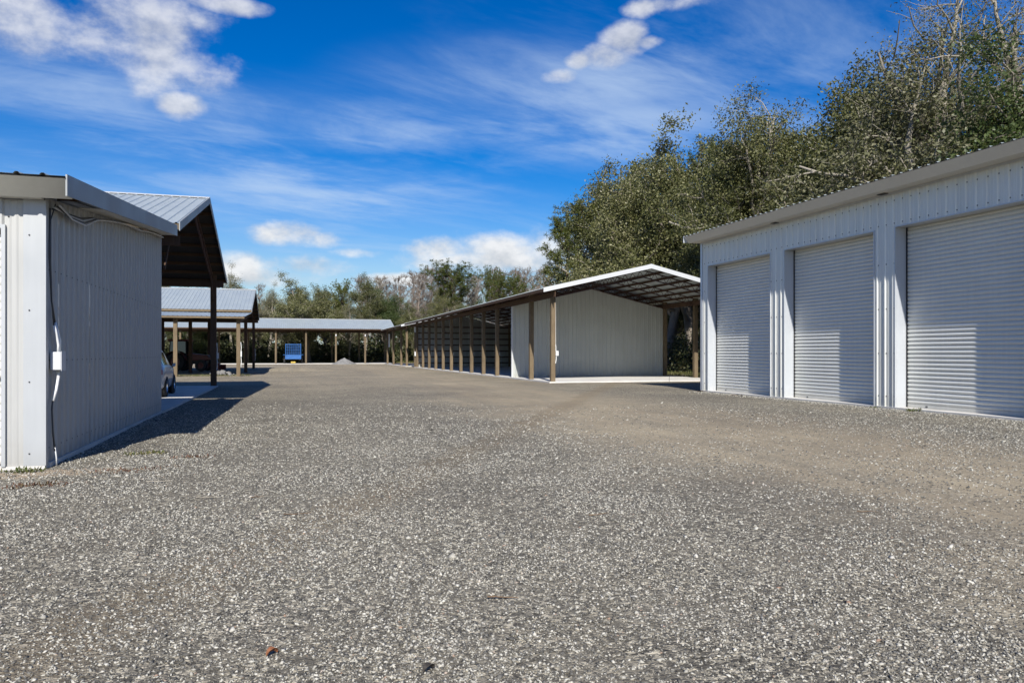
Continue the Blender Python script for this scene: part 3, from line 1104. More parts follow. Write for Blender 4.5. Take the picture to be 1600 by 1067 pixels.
def carport(y0, label, leanto, slab):
    y1 = y0 + 16.9
    t = thing('open_carport', label, 'carport', (CX, y0 + 0.4, 0))
    zr = gable_roof(t, ML, -20.5, -2.9, y0, y1, 5.2, 7.55, trusses=[CX - 0.05 - 4.3 * k for k in range(4)], truss_in=0.55, fascia='grey_trim', minor=False, roof_shade=True, eave_trim='post_wood')
    pp = []
    for k in range(4):
        for yy in (y0 - 0.35 if slab else y0 + 0.75, y1 - 1.0):
            pp.append((CX - (0.2 if slab and yy < y0 else 0) - 4.3 * k, yy, zr(max(yy, y0)) - 0.15))
    posts(t, pp, 0.26, 'dark_wood')  # darker wood than other posts, painting in the roof's shade
    for yy in (y0 + 0.75, y1 - 1.0):
        b = MB()
        b.box(-20.4, -2.95, yy - 0.165, yy - 0.131, zr(yy) - 0.75, zr(yy) - 0.45)
        b.build('header_beam', 'dark_wood', t)
        for k in range(4):      # knee braces
            b = MB()
            b.beam((CX - 4.3 * k, yy + 0.15 * (1 if yy < y0 + 3 else -1), zr(yy) - 1.4), (CX - 4.3 * k, yy + 1.3 * (1 if yy < y0 + 3 else -1), zr(yy + 1.3 * (1 if yy < y0 + 3 else -1)) - 0.6), 0.04, 0.1)
            b.build('brace', 'dark_wood', t)
    if slab:
        b = MB()
        b.box(-20.3, -3.22, y0 - 0.5, y1 - 0.75, -0.05, 0.055)
        b.build('floor_slab', 'concrete', t)
    if leanto:
        a, bk = y0 - 10.4, y0 + 0.3
        un = Vector((0, 1, 0.075)).normalized()
        roof_slope(t, (-20.5, a, 4.17), (1, 0, 0), un, (0, -un.z, un.y), 17.6, (bk - a) * math.hypot(1, 0.075), 'roof_metal', name='lean_to_panel')
        b = MB()
        b.box(-20.5, -2.93, a + 0.005, a + 0.04, 4.03, 4.155)
        b.build('eave_board', 'post_wood', t)
        b = MB()
        for yy in np.linspace(a + 0.3, bk - 0.2, 9):
            pass
        for i, yy in enumerate(np.linspace(a + 0.3, bk - 0.2, 9)):
            q = MB()
            z = 4.17 + (yy - a) * 0.075 - 0.085
            q.box(-20.45, -2.96, yy - 0.02, yy + 0.02, z - 0.065, z + 0.065)
            q.build('purlin', 'dark_wood', t)
        for k in range(4):
            q = MB()
            xx = CX - 4.3 * k + 0.2
            q.beam((xx, a + 0.3, 3.89), (xx, bk - 0.2, 3.89 + (bk - a) * 0.075), 0.05, 0.24)
            q.build('rafter', 'dark_wood', t)
        posts(t, [(CX + 0.05 - 4.1 * k, a + 0.6, 4.0) for k in range(4)], 0.26)
    # small switch box on the corner post
    b = MB()
    xx, yy = CX + 0.13, y1 - 1.0
    b.box(xx, xx + 0.09, yy - 0.08, yy + 0.08, 1.35, 1.62)
    b.build('switch_box', 'plastic_grey', t)
    b = MB()
    b.tube([(xx + 0.02, yy, 1.35), (xx + 0.03, yy, 1.1), (xx + 0.01, yy - 0.03, 0.8)], 0.018, 6)
    b.tube([(xx + 0.02, yy, 1.62), (xx + 0.03, yy, 1.8), (xx + 0.01, yy - 0.03, 2.1)], 0.018, 6)
    b.build('conduit', 'pvc_white', t)
    return t


carport(22.7, 'dark-undersided gable carport joined behind the closed left building', False, True)
cp2 = carport(66.4, 'second gable carport with low lean-to roof, further down on the left', True, False)
b = MB()
b.box(CX + 0.19, CX + 0.27, 56.52, 56.68, 1.35, 1.75)
b.build('switch_box', 'pvc_white', cp2)
b = MB()
b.tube([(CX + 0.22, 56.6, 1.35), (CX + 0.24, 56.6, 1.0), (CX + 0.2, 56.6, 0.6)], 0.025, 6)
b.tube([(CX + 0.22, 56.6, 1.75), (CX + 0.24, 56.6, 2.0), (CX + 0.2, 56.6, 2.4)], 0.025, 6)
b.build('conduit', 'pvc_white', cp2)

# ------------------------------------------------------------------ centre: long open shed with the closed gable wall
SX0, SX1 = 13.9, 24.9
PD = [39.05, 42.84, 46.9, 50.5, 54.3, 58.1, 61.95, 65.8, 69.5, 73.15, 76.8, 80.5, 84.3]
sh = thing('long_open_shed', 'long open-sided shed with pale gable wall, in the middle', 'shed', (SX0, 39, 0))
zr = gable_roof(sh, MD, 38.1, 88.2, 13.05, 25.75, 5.06, 6.52, trusses=PD[:12], truss_in=0.75, purlin=0.8)
pp = [(SX0, y, zr(SX0) - 0.15) for y in PD if y != 46.9] + [(SX1, y, zr(SX1) - 0.15) for y in PD[:3]]
posts(sh, pp, 0.25)
for y in PD[3:]:
    posts(sh, [(SX1 - 0.22, y, zr(SX1) - 0.2)], 0.2)
for xx in (SX0, SX1):
    b = MB()
    b.box(xx - 0.165, xx - 0.13, 38.2, 88.1, zr(xx) - 0.62, zr(xx) - 0.34)
    b.build('header_beam', 'dark_wood', sh)
wt = lambda s: zr(s) - 0.62
wall(sh, (0, 46.95, 0), (1, 0, 0), (0, -1, 0), SX0 + 0.02, SX1, 0.06, wt, 'shed_siding', 'gable_panel', kinks=((13.05 + 25.75) / 2,))
for xx in (SX0 - 0.02, SX1 - 0.06):
    b = MB()
    b.box(xx, xx + 0.11, 46.88, 46.99, 0.06, wt(SX0 + 0.1) + 0.005)
    b.build('corner_trim', 'white_trim', sh)
wall(sh, (0, 85.0, 0), (1, 0, 0), (0, -1, 0), SX0 + 0.02, SX1, 0.06, wt, 'shed_siding', 'end_panel', kinks=((13.05 + 25.75) / 2,), minor=False)
wall(sh, (SX1, 0, 0), (0, 1, 0), (1, 0, 0), 46.95, 85.0, 0.06, zr(SX1) - 0.4, 'shed_siding', 'back_panel', minor=False)
for i in range(7):
    z = 0.5 + i * 0.68
    b = MB()
    b.box(SX1 - 0.06, SX1 - 0.012, 47.1, 84.9, z - 0.06, z + 0.06)
    b.build('girt', 'dark_wood', sh)
    b = MB()
    b.box(SX0 + 0.2, SX1 - 0.07, 84.86, 84.94, z - 0.06, z + 0.06)
    b.build('girt', 'dark_wood', sh)
for y in (54.3, 61.95, 69.5, 76.8):      # inner posts and rails on the back wall bays
    b = MB()
    b.box(SX1 - 0.5, SX1 - 0.33, y - 0.08, y + 0.08, 0, zr(SX1) - 0.3)
    b.build('inner_post', 'dark_wood', sh)
b = MB()
b.box(SX0 - 0.28, SX1 + 0.15, 38.75, 85.0, -0.05, 0.058)
b.build('floor_slab', 'concrete', sh)


def post_box(parent, x, y, z, big=False):
    b = MB()
    w = 0.075 if big else 0.05
    b.box(x + 0.13, x + 0.13 + 2 * w, y - 0.19, y - 0.08, z - 0.13, z + 0.13)
    b.build('socket_box', 'pvc_white', parent)
    b = MB()
    b.tube([(x + 0.15, y - 0.13, z + 0.13), (x + 0.15, y - 0.13, z + 0.35), (x + 0.14, y - 0.10, z + 0.5)], 0.02, 6)
    b.tube([(x + 0.145, y - 0.11, z + 0.45), (x + 0.142, y - 0.1, 4.7)], 0.012, 6)
    b.tube([(x + 0.17, y - 0.13, z - 0.13), (x + 0.17, y - 0.13, z - 0.3), (x + 0.13, y - 0.13, z - 0.55)], 0.022, 6)
    b.build('conduit', 'pvc_white', parent)


post_box(sh, SX0, 39.05, 1.6, True)
for y in (42.84, 50.5, 58.1, 65.8, 73.15):
    b = MB()
    b.box(SX0 + 0.125, SX0 + 0.21, y - 0.06, y + 0.06, 1.5, 1.66)
    b.build('socket_box', 'plastic_grey', sh)
b = MB()
b.box(SX0 - 0.1, SX0 + 0.1, 85.65, 85.85, -0.05, 4.75)
b.build('post', 'post_wood', sh)
b = MB()
b.box(SX0 - 0.1, SX0 + 0.12, 85.45, 85.62, 4.0, 4.6)
b.box(SX0 - 0.1, SX0 + 0.12, 85.45, 85.62, 1.3, 1.8)
b.build('meter_box', 'pvc_white', sh)

# second, shorter shed in line with it
s2 = thing('short_open_shed', 'short open shed in line beyond the long shed', 'shed', (SX0, 90, 0))
zr2 = gable_roof(s2, MD, 91.0, 111.5, 13.05, 25.75, 5.02, 6.48, trusses=[96.7, 104.0, 110.6], truss_in=0.75, purlin=1.2)
posts(s2, [(SX0, y, zr2(SX0) - 0.15) for y in (92, 96.7, 104.0, 110.6)] + [(SX1, y, zr2(SX1) - 0.15) for y in (92, 96.7, 104.0, 110.6)], 0.25)
b = MB()
b.box(SX0 - 0.165, SX0 - 0.13, 91.1, 111.4, zr2(SX0) - 0.62, zr2(SX0) - 0.34)
b.build('header_beam', 'dark_wood', s2)
b = MB()
b.box(SX0 - 0.28, SX1 + 0.15, 91.2, 111, -0.05, 0.058)
b.build('floor_slab', 'concrete', s2)
b = MB()
b.box(SX0 + 0.13, SX0 + 0.3, 110.45, 110.6, 2.5, 4.4)
b.build('meter_box', 'pvc_white', s2)

# ------------------------------------------------------------------ far end: open shed across the yard
bs = thing('far_open_shed', 'long low open shed across the far end of the yard', 'shed', (-5, 118, 0))
zb_ = gable_roof(bs, ML, -38.0, 15.95, 117.2, 129.4, 5.32, 7.0, trusses=[], purlin=1.5, roof_shade=True)
PX = [15.7, 11.4, 7.0, 2.6, -1.75, -6.1, -10.5, -14.9, -19.3, -23.7, -28.1, -32.5, -36.9]
posts(bs, [(x, 118.0, zb_(118.0) - 0.15) for x in PX] + [(x, 128.4, zb_(128.4) - 0.15) for x in PX], 0.25)
for yy in (118.0, 128.4):
    b = MB()
    b.box(-37.8, 15.9, yy - 0.165, yy - 0.13, zb_(yy) - 0.6, zb_(yy) - 0.25)
    b.build('header_beam', 'dark_wood', bs)
b = MB()
b.box(-37.5, 15.9, 117.5, 128.8, -0.05, 0.06)
b.build('floor_slab', 'concrete', bs)
for x in (7.0, 11.4):
    b = MB()
    b.box(x - 0.08, x + 0.08, 117.76, 117.86, 4.2, 4.5)
    b.build('lamp_box', 'plastic_grey', bs)

# ------------------------------------------------------------------ vehicles and loose things


def wheel(parent, c, axis, R, w, rim_mat='chrome', n=22, rr=0.62):
    e = bpy.data.objects.new('wheel', None)
    e.empty_display_size = 0.2
    COL.objects.link(e)
    e.parent = parent
    e.location = world_off(parent)
    b = MB()
    h = w / 2
    b.lathe(c, axis, [(R * rr, -h * 0.8), (R * 0.9, -h), (R * 0.985, -h * 0.75), (R, 0), (R * 0.985, h * 0.75), (R * 0.9, h), (R * rr, h * 0.8), (R * rr, -h * 0.8)], n)
    b.build('tyre', 'rubber', e, smooth=True)
    b = MB()
    b.lathe(c, axis, [(0.001, -h * 0.5), (R * 0.16, -h * 0.62), (R * 0.2, -h * 0.4), (R * (rr - 0.05), -h * 0.45), (R * rr, -h * 0.85), (R * rr, h * 0.85), (R * (rr - 0.05), h * 0.45), (R * 0.2, h * 0.4), (R * 0.16, h * 0.62), (0.001, h * 0.5)], n)
    b.build('rim', rim_mat, e)
    return e


def suv():
    # local build: nose towards +y, centred on x = 0, then turned and moved
    t = thing('parked_car', 'silver-white sport utility car parked under the left carport', 'car', (0, 0, 0))
    st = [  # y, z_bottom, z_belt, z_top, w_bottom, w_belt, w_top
        (0.00, 0.42, 0.86, 0.88, 0.62, 0.66, 0.60), (0.06, 0.36, 0.96, 1.00, 0.82, 0.84, 0.72), (0.16, 0.33, 1.02, 1.40, 0.88, 0.90, 0.66),
        (0.42, 0.30, 1.04, 1.64, 0.90, 0.93, 0.62), (0.80, 0.28, 1.04, 1.70, 0.90, 0.945, 0.63), (1.60, 0.26, 1.03, 1.73, 0.91, 0.95, 0.65),
        (2.40, 0.26, 1.01, 1.72, 0.91, 0.95, 0.65), (2.80, 0.26, 1.00, 1.64, 0.91, 0.945, 0.64), (3.20, 0.27, 1.00, 1.34, 0.90, 0.94, 0.66),
        (3.52, 0.28, 0.99, 1.06, 0.90, 0.93, 0.70), (3.95, 0.29, 0.95, 1.01, 0.89, 0.91, 0.68), (4.35, 0.31, 0.86, 0.93, 0.86, 0.86, 0.62), (4.56, 0.34, 0.72, 0.80, 0.74, 0.74, 0.5), (4.66, 0.42, 0.6, 0.62, 0.55, 0.56, 0.4)]

    def sec(s):
        y, zb, zl, zt, wb, wl, wt_ = s
        zm = zb + (zl - zb) * 0.5
        half = [(0, zb), (wb * 0.9, zb), (wb, zb + 0.06), (wl + 0.012, zm), (wl, zl), (wl - 0.03, zl + (zt - zl) * 0.06), (wt_, zt - (zt - zl) * 0.1), (wt_ * 0.8, zt), (0, zt + 0.015)]
        return [(x, y, z) for x, z in half] + [(-x, y, z) for x, z in half[-2:0:-1]]
    b = MB()
    n = 16
    for s in st:
        b.v.extend(sec(s))
    for i in range(len(st) - 1):
        for k in range(n):
            b.f.append((i * n + k, (i + 1) * n + k, (i + 1) * n + (k + 1) % n, i * n + (k + 1) % n))
    b.f.append(tuple(range(n)))
    b.f.append(tuple((len(st) - 1) * n + k for k in range(n - 1, -1, -1)))
    b.build('body', 'car_paint', t, smooth=True)

    def pt(y, f, side):      # point on the glass band, f from belt to roof
        for s, q in zip(st, st[1:]):
            if s[0] <= y <= q[0]:
                u = (y - s[0]) / (q[0] - s[0])
                zl, zt, wl, w2 = [s[i] + (q[i] - s[i]) * u for i in (2, 3, 5, 6)]
                a = Vector((wl - 0.03, y, zl + (zt - zl) * 0.06))
                c = Vector((w2, y, zt - (zt - zl) * 0.1))
                p = a.lerp(c, f) + Vector((0.012, 0, 0.004))
                return Vector((p.x * side, p.y, p.z))
    for side in (-1, 1):
        for ya, yb, yc, yd in ((0.5, 1.2, 1.2, 0.62), (1.28, 2.1, 2.1, 1.28), (2.18, 3.12, 2.74, 2.18)):
            b = MB()
            m = 5
            for i in range(m):
                u = i / (m - 1)
                b.v.append(tuple(pt(ya + (yb - ya) * u, 0.10, side)))
                b.v.append(tuple(pt(yd + (yc - yd) * u, 0.88, side)))
            for i in range(m - 1):
                b.f.append((2 * i, 2 * i + 2, 2 * i + 3, 2 * i + 1))
            b.build('window', 'car_glass', t, smooth=True)
        b = MB()
        b.add([(side * 0.93, 2.98, 1.02), (side * 1.06, 2.96, 1.05), (side * 1.08, 2.97, 1.19), (side * 0.94, 3.0, 1.16), (side * 0.93, 3.08, 1.02), (side * 1.05, 3.06, 1.06), (side * 1.06, 3.06, 1.17), (side * 0.94, 3.1, 1.14)],
              [(0, 1, 2, 3), (7, 6, 5, 4), (0, 4, 5, 1), (2, 6, 7, 3), (0, 3, 7, 4), (1, 5, 6, 2)])
        b.build('mirror', 'car_paint', t, bevel=0.02)
        b = MB()
        b.box(*sorted((side * 0.70, side * 0.90)), 0.02, 0.2, 0.80, 0.98)
        b.build('tail_light', 'lamp_red', t, bevel=0.02)
        b = MB()
        b.box(*sorted((side * 0.5, side * 0.8)), 4.3, 4.5, 0.7, 0.82)
        b.build('headlight', 'lamp_clear', t, bevel=0.03)
        for y in (0.92, 3.62):
            arch = MB()
            arch.lathe((side * 0.90, y, 0.37), (1, 0, 0), [(0.37, -0.045), (0.44, -0.04), (0.45, 0.03 if side > 0 else -0.03), (0.37, 0.05 if side > 0 else -0.05)], 24)
            arch.build('wheel_arch', 'black', t)
            wheel(t, (side * 0.865, y, 0.37), (1, 0, 0), 0.37, 0.235)
        for y in (1.35, 2.3):
            b = MB()
            b.box(*sorted((side * 0.955, side * 0.975)), y, y + 0.18, 0.93, 0.96)
            b.build('door_handle', 'chrome', t)
    b = MB()
    b.add([(-0.6, 0.13, 1.12), (0.6, 0.13, 1.12), (0.55, 0.33, 1.53), (-0.55, 0.33, 1.53)], [(0, 1, 2, 3)])
    b.build('rear_window', 'car_glass', t)
    b = MB()
    b.add([(-0.78, 3.46, 1.115), (0.78, 3.46, 1.115), (0.62, 2.86, 1.61), (-0.62, 2.86, 1.61)], [(0, 1, 2, 3)])
    b.build('windscreen', 'car_glass', t)
    b = MB()
    b.box(-0.75, 0.75, -0.045, 0.05, 0.40, 0.60)
    b.build('bumper', 'black', t, bevel=0.03)
    b = MB()
    b.box(-0.26, 0.26, -0.012, 0.01, 0.72, 0.83)
    b.build('number_plate', 'white_trim', t)
    t.location = (-5.05, 28.3, 0.055)
    t.rotation_euler = (0, 0, rad(2.5))


suv()


def tractor():
    t = thing('farm_tractor', 'dark red cab tractor standing in the second carport', 'tractor', (0, 0, 0))
    b = MB()
    b.box(-0.35, 2.1, -0.28, 0.28, 0.62, 0.95)
    b.build('chassis', 'black', t)
    b = MB()
    b.add([(0.55, -0.36, 0.96), (2.25, -0.34, 0.96), (2.25, -0.3, 1.42), (0.55, -0.33, 1.62), (0.55, 0.36, 0.96), (2.25, 0.34, 0.96), (2.25, 0.3, 1.42), (0.55, 0.33, 1.62)],
          [(0, 1, 2, 3), (7, 6, 5, 4), (0, 4, 5, 1), (2, 6, 7, 3), (0, 3, 7, 4), (1, 5, 6, 2)])
    hood = b.build('hood', 'tractor_red', t, bevel=0.05)
    b = MB()
    b.box(2.251, 2.27, -0.26, 0.26, 1.0, 1.36)
    b.build('grille', 'black', hood)
    for x in (-1.0, 0.5):
        for y in (-0.72, 0.72):
            b = MB()
            b.beam((x, y, 1.15), (x * 0.92, y * 0.94, 2.68), 0.07, 0.07)
            b.build('cab_pillar', 'black', t)
    b = MB()
    b.box(-1.12, 0.62, -0.8, 0.8, 2.68, 2.86)
    b.build('cab_roof', 'tractor_red', t, bevel=0.06)
    for vs in ([(-0.98, -0.72, 1.2), (0.48, -0.72, 1.2), (0.45, -0.68, 2.66), (-0.91, -0.68, 2.66)], [(-0.98, 0.72, 1.2), (0.48, 0.72, 1.2), (0.45, 0.68, 2.66), (-0.91, 0.68, 2.66)]):
        b = MB()
        b.add(vs, [(0, 1, 2, 3)])
        o = b.build('side_window', 'car_glass', t)
        o.modifiers.new('s', 'SOLIDIFY').thickness = 0.006
        o.hide_render = False
    for y in (-0.92, 0.92):
        b = MB()
        arc = [(-0.35 + 0.95 * math.cos(a), 0.85 + 0.95 * math.sin(a)) for a in np.linspace(0.3, 2.9, 10)]
        vs = [(x, y - 0.26, z) for x, z in arc] + [(x, y + 0.26, z) for x, z in arc] + [(x, y - 0.26, z + 0.03) for x, z in arc] + [(x, y + 0.26, z + 0.03) for x, z in arc]
        fs = []
        for i in range(9):
            fs += [(i, i + 1, 11 + i, 10 + i), (20 + i, 30 + i, 31 + i, 21 + i), (i, 20 + i, 21 + i, i + 1), (10 + i, 11 + i, 31 + i, 30 + i)]
        b.add(vs, fs)
        b.build('mudguard', 'tractor_red', t)
        wheel(t, (-0.35, y, 0.84), (0, 1, 0), 0.84, 0.46, 'tractor_red', 26, 0.5)
        wheel(t, (1.85, y * 0.92, 0.52), (0, 1, 0), 0.52, 0.3, 'tractor_red', 22, 0.5)
    b = MB()
    b.tube([(0.85, -0.25, 1.55), (0.85, -0.25, 2.5), (0.8, -0.25, 2.62)], 0.045, 8)
    b.build('exhaust_pipe', 'black', t)
    b = MB()
    b.box(-0.7, -0.2, -0.25, 0.25, 1.2, 1.32)
    b.box(-0.75, -0.62, -0.25, 0.25, 1.3, 1.9)
    b.build('seat', 'black', t)
    b = MB()      # loader arms and bucket in front
    for y in (-0.5, 0.5):
        b.beam((0.5, y, 1.5), (2.6, y, 1.1), 0.08, 0.16)
        b.beam((2.6, y, 1.1), (3.0, y, 0.45), 0.08, 0.16)
    b.build('loader_arm', 'tractor_red', t)
    b = MB()
    b.box(2.9, 2.96, -0.95, 0.95, 0.12, 0.75)
    b.box(2.96, 3.5, -0.95, 0.95, 0.12, 0.16)
    b.box(2.96, 3.45, -0.95, -0.91, 0.16, 0.6)
    b.box(2.96, 3.45, 0.91, 0.95, 0.16, 0.6)
    b.build('bucket', 'tractor_red', t)
    t.location = (-9.0, 73.5, 0)
    t.rotation_euler = (0, 0, rad(-14))


tractor()


def trailer():
    t = thing('blue_cage_trailer', 'blue trailer with tall wire mesh sides under the far shed', 'trailer', (0, 0, 0))
    W = 0.98
    b = MB()
    b.box(-W, W, 0, 3.6, 0.62, 0.70)
    b.build('deck', 'blue_mesh', t)
    b = MB()
    b.box(-W - 0.04, W + 0.04, -0.06, -0.01, 0.58, 1.18)
    b.build('tailboard', 'blue_paint', t, bevel=0.01)
    b = MB()
    b.box(-1.28, 1.28, -0.1, -0.062, 1.12, 1.18)
    b.build('cross_bar', 'blue_paint', t)
    for s in (-1, 1):
        b = MB()
        b.box(*sorted((s * W, s * (W - 0.05))), 0, 3.6, 0.70, 1.15)
        b.build('side_board', 'blue_paint', t)

    def mesh_panel(name, P, u0, u1, z0, z1):
        b = MB()
        for i in range(int((u1 - u0) / 0.24) + 1):
            u = u0 + i * 0.24
            b.beam(P(u, z0), P(u, z1), 0.032, 0.032, (1, 0.2, 0))
        for i in range(int((z1 - z0) / 0.2) + 1):
            z = z0 + i * 0.2
            b.beam(P(u0, z), P(u1, z), 0.032, 0.032)
        for u in (u0, u1):
            b.beam(P(u, z0), P(u, z1), 0.07, 0.07, (1, 0.2, 0))
        b.beam(P(u0, z1), P(u1, z1), 0.07, 0.07)
        b.build(name, 'blue_paint', t)
    mesh_panel('mesh_gate', lambda u, z: (u, 0.02, z), -W + 0.02, W - 0.02, 1.2, 2.55)
    mesh_panel('mesh_side', lambda u, z: (-W + 0.02, u, z), 0.1, 3.5, 1.2, 2.6)
    mesh_panel('mesh_side', lambda u, z: (W - 0.02, u, z), 0.1, 3.5, 1.2, 2.6)
    mesh_panel('mesh_front', lambda u, z: (u, 3.58, z), -W + 0.02, W - 0.02, 1.2, 2.6)
    for s in (-1, 1):
        for y in (1.2, 2.1):
            wheel(t, (s * 1.12, y, 0.4), (1, 0, 0), 0.4, 0.24, 'blue_paint', 18)
        b = MB()
        b.box(*sorted((s * 1.0, s * 1.26)), 0.7, 2.6, 0.84, 0.88)
        b.build('mudguard', 'black', t)
    b = MB()
    b.beam((-W + 0.1, 3.6, 0.6), (0, 4.9, 0.55), 0.08, 0.1)
    b.beam((W - 0.1, 3.6, 0.6), (0, 4.9, 0.55), 0.08, 0.1)
    b.build('drawbar', 'black', t)
    b = MB()
    b.beam((-0.9, 0.15, 0.54), (0.9, 0.15, 0.54), 0.1, 0.1)
    b.build('axle', 'black', t)
    b = MB()
    b.box(-0.3, 0.3, -0.4, -0.05, 0.06, 0.26)
    b.build('wheel_chock', 'yellow', t, bevel=0.03)
    t.location = (0.75, 118.6, 0.06)
    t.scale = (1.14, 1.14, 1.14)


trailer()


def rock_verts(r, rng, squash=0.6):
    ico = [(0, 0, 1), (0.894, 0, 0.447), (0.276, 0.851, 0.447), (-0.724, 0.526, 0.447), (-0.724, -0.526, 0.447), (0.276, -0.851, 0.447),
           (0.724, 0.526, -0.447), (-0.276, 0.851, -0.447), (-0.894, 0, -0.447), (-0.276, -0.851, -0.447), (0.724, -0.526, -0.447), (0, 0, -1)]
    return [(x * r * rng.uniform(0.7, 1.2), y * r * rng.uniform(0.7, 1.2), z * r * squash * rng.uniform(0.7, 1.2)) for x, y, z in ico]


ICOF = [(0, 1, 2), (0, 2, 3), (0, 3, 4), (0, 4, 5), (0, 5, 1), (1, 6, 2), (2, 7, 3), (3, 8, 4), (4, 9, 5), (5, 10, 1),
        (2, 6, 7), (3, 7, 8), (4, 8, 9), (5, 9, 10), (1, 10, 6), (6, 11, 7), (7, 11, 8), (8, 11, 9), (9, 11, 10), (10, 11, 6)]


def heap(name, label, cat, x, y, rx, ry, h, mat, seed):
    r = random.Random(seed)
    n, m = 40, 14
    b = MB()
    for j in range(m):
        q = j / (m - 1)
        for i in range(n):
            a = 2 * math.pi * i / n
            k = 1 + 0.22 * mnoise.noise(Vector((math.cos(a) * 1.3, math.sin(a) * 1.3, seed)))
            xx, yy = x + math.cos(a) * rx * q * k, y + math.sin(a) * ry * q * k
            z = h * (1 - q) ** 1.15 + 0.10 * h * mnoise.noise(Vector((xx * 2.2, yy * 2.2, seed * 3.0))) * (1 - q * 0.6)
            b.v.append((xx, yy, z if j < m - 1 else -0.08))
    for j in range(m - 1):
        for i in range(n):
            b.f.append((j * n + i, j * n + (i + 1) % n, (j + 1) * n + (i + 1) % n, (j + 1) * n + i))
    o = b.build(name, mat)
    return tag(o, label, cat)


heap('gravel_heap', 'small pointed gravel heap in front of the far shed', 'gravel heap', 8.0, 114.5, 2.0, 1.6, 0.95, 'rubble', 3)
heap('gravel_mound', 'low spread mound of grey gravel beside the second carport', 'gravel mound', 0.3, 74.0, 4.2, 5.0, 0.42, 'gravel', 8)
rp = thing('rubble_pile', 'low pile of broken concrete rubble beside the lean-to post', 'rubble pile', (-4.6, 58.6, 0))
rng = random.Random(12)
for i in range(42):
    a, q = rng.uniform(0, 6.28), rng.random() ** 0.6
    x, y = -4.6 + math.cos(a) * q * 0.95, 58.6 + math.sin(a) * q * 0.7
    r = rng.uniform(0.09, 0.2)
    b = MB()
    b.add([(x + p[0], y + p[1], 0.05 + 0.3 * (1 - q) * rng.uniform(0.6, 1) + p[2]) for p in rock_verts(r, rng)], ICOF)
    b.build('chunk', 'rubble', rp)


# stones lying loose on the near gravel
def loose_stones():
    r = np.random.default_rng(5)
    n = 300000
    z = np.sqrt(r.uniform(3.0 ** 2, 25.0 ** 2, n * 6))
    keep = r.random(n * 6) < np.clip((4.6 / z) ** 1.45, 0, 1) * np.clip((25.0 - z) / 15.0, 0, 1)
    z = z[keep][:n]
    n = len(z)
    px = r.uniform(-0.80, 0.80, n) * z
    X = px * math.cos(YAW) + z * math.sin(YAW)
    Y = z * math.cos(YAW) - px * math.sin(YAW)
    band = np.clip((X - 3.6) / 3.2, 0, 1) * np.clip((12 - X) / 2, 0, 1)
    cl = np.array([mnoise.noise(Vector((x * 0.8, y * 0.8, 9.3))) for x, y in zip(X, Y)])
    ok = (r.random(n) > band * 0.75) & (r.random(n) < np.clip(0.62 + 1.0 * cl, 0.42, 1)) & ~((X < LX + 0.1) & (Y > LF - 0.1)) & (X < GL - 0.15)
    X, Y = X[ok], Y[ok]
    ya = r.uniform(LF + 0.1, 22.0, 2600)
    yg = r.uniform(9.0, 28.3, 7000)
    yf = r.uniform(-5.0, LX, 700)
    X = np.concatenate([X, LX + 0.07 + np.abs(r.normal(0, 0.12, 2600)), GL - 0.07 - np.abs(r.normal(0, 0.35, 7000)), yf])
    Y = np.concatenate([Y, ya, yg, LF - 0.06 - np.abs(r.normal(0, 0.12, 700))])
    n = len(X)
    s = 0.0038 + 0.0058 * r.random(n) ** 1.6 + 0.00042 * np.hypot(X, Y)
    s[r.random(n) < 0.006] *= 2.0
    Z = np.array([hz(x, y) for x, y in zip(X, Y)])
    oc = np.array([(1, 0, 0), (0, 1, 0), (-1, 0, 0), (0, -1, 0), (0, 0, 1), (0, 0, -1)], float)
    V = oc[None] * (1 + r.uniform(-0.35, 0.35, (n, 6, 3))) + r.uniform(-0.28, 0.28, (n, 6, 3))
    V *= (s[:, None] * r.uniform(0.75, 1.5, (n, 1)))[:, :, None] * np.stack([r.uniform(0.8, 1.5, n), r.uniform(0.6, 1.0, n), r.uniform(0.35, 0.75, n)], 1)[:, None, :]
    a = r.uniform(0, 6.283, n)
    ca, sa = np.cos(a)[:, None], np.sin(a)[:, None]
    t = r.normal(0, 0.3, n)[:, None]
    x, y, zz = V[..., 0], V[..., 1], V[..., 2]
    zz = zz + x * t
    W = np.stack([x * ca - y * sa + X[:, None], x * sa + y * ca + Y[:, None], zz + Z[:, None] + s[:, None] * 0.25], 2)
    F = np.array([(0, 1, 4), (1, 2, 4), (2, 3, 4), (3, 0, 4), (1, 0, 5), (2, 1, 5), (3, 2, 5), (0, 3, 5)])
    faces = (F[None] + (np.arange(n) * 6)[:, None, None]).reshape(-1, 3)
    me = np_mesh('loose_stones', W.reshape(-1, 3), faces, 'stone')
    o = bpy.data.objects.new('loose_stones', me)
    COL.objects.link(o)
    tag(o, 'loose grey and white stones strewn over the near gravel', 'stones', kind='stuff')


loose_stones()


def ground_pt(px, py):
    z = EYE * FPX / (py - 552)
    x = (px - 800) * z / FPX
    return x * math.cos(YAW) + z * math.sin(YAW), z * math.cos(YAW) - x * math.sin(YAW)


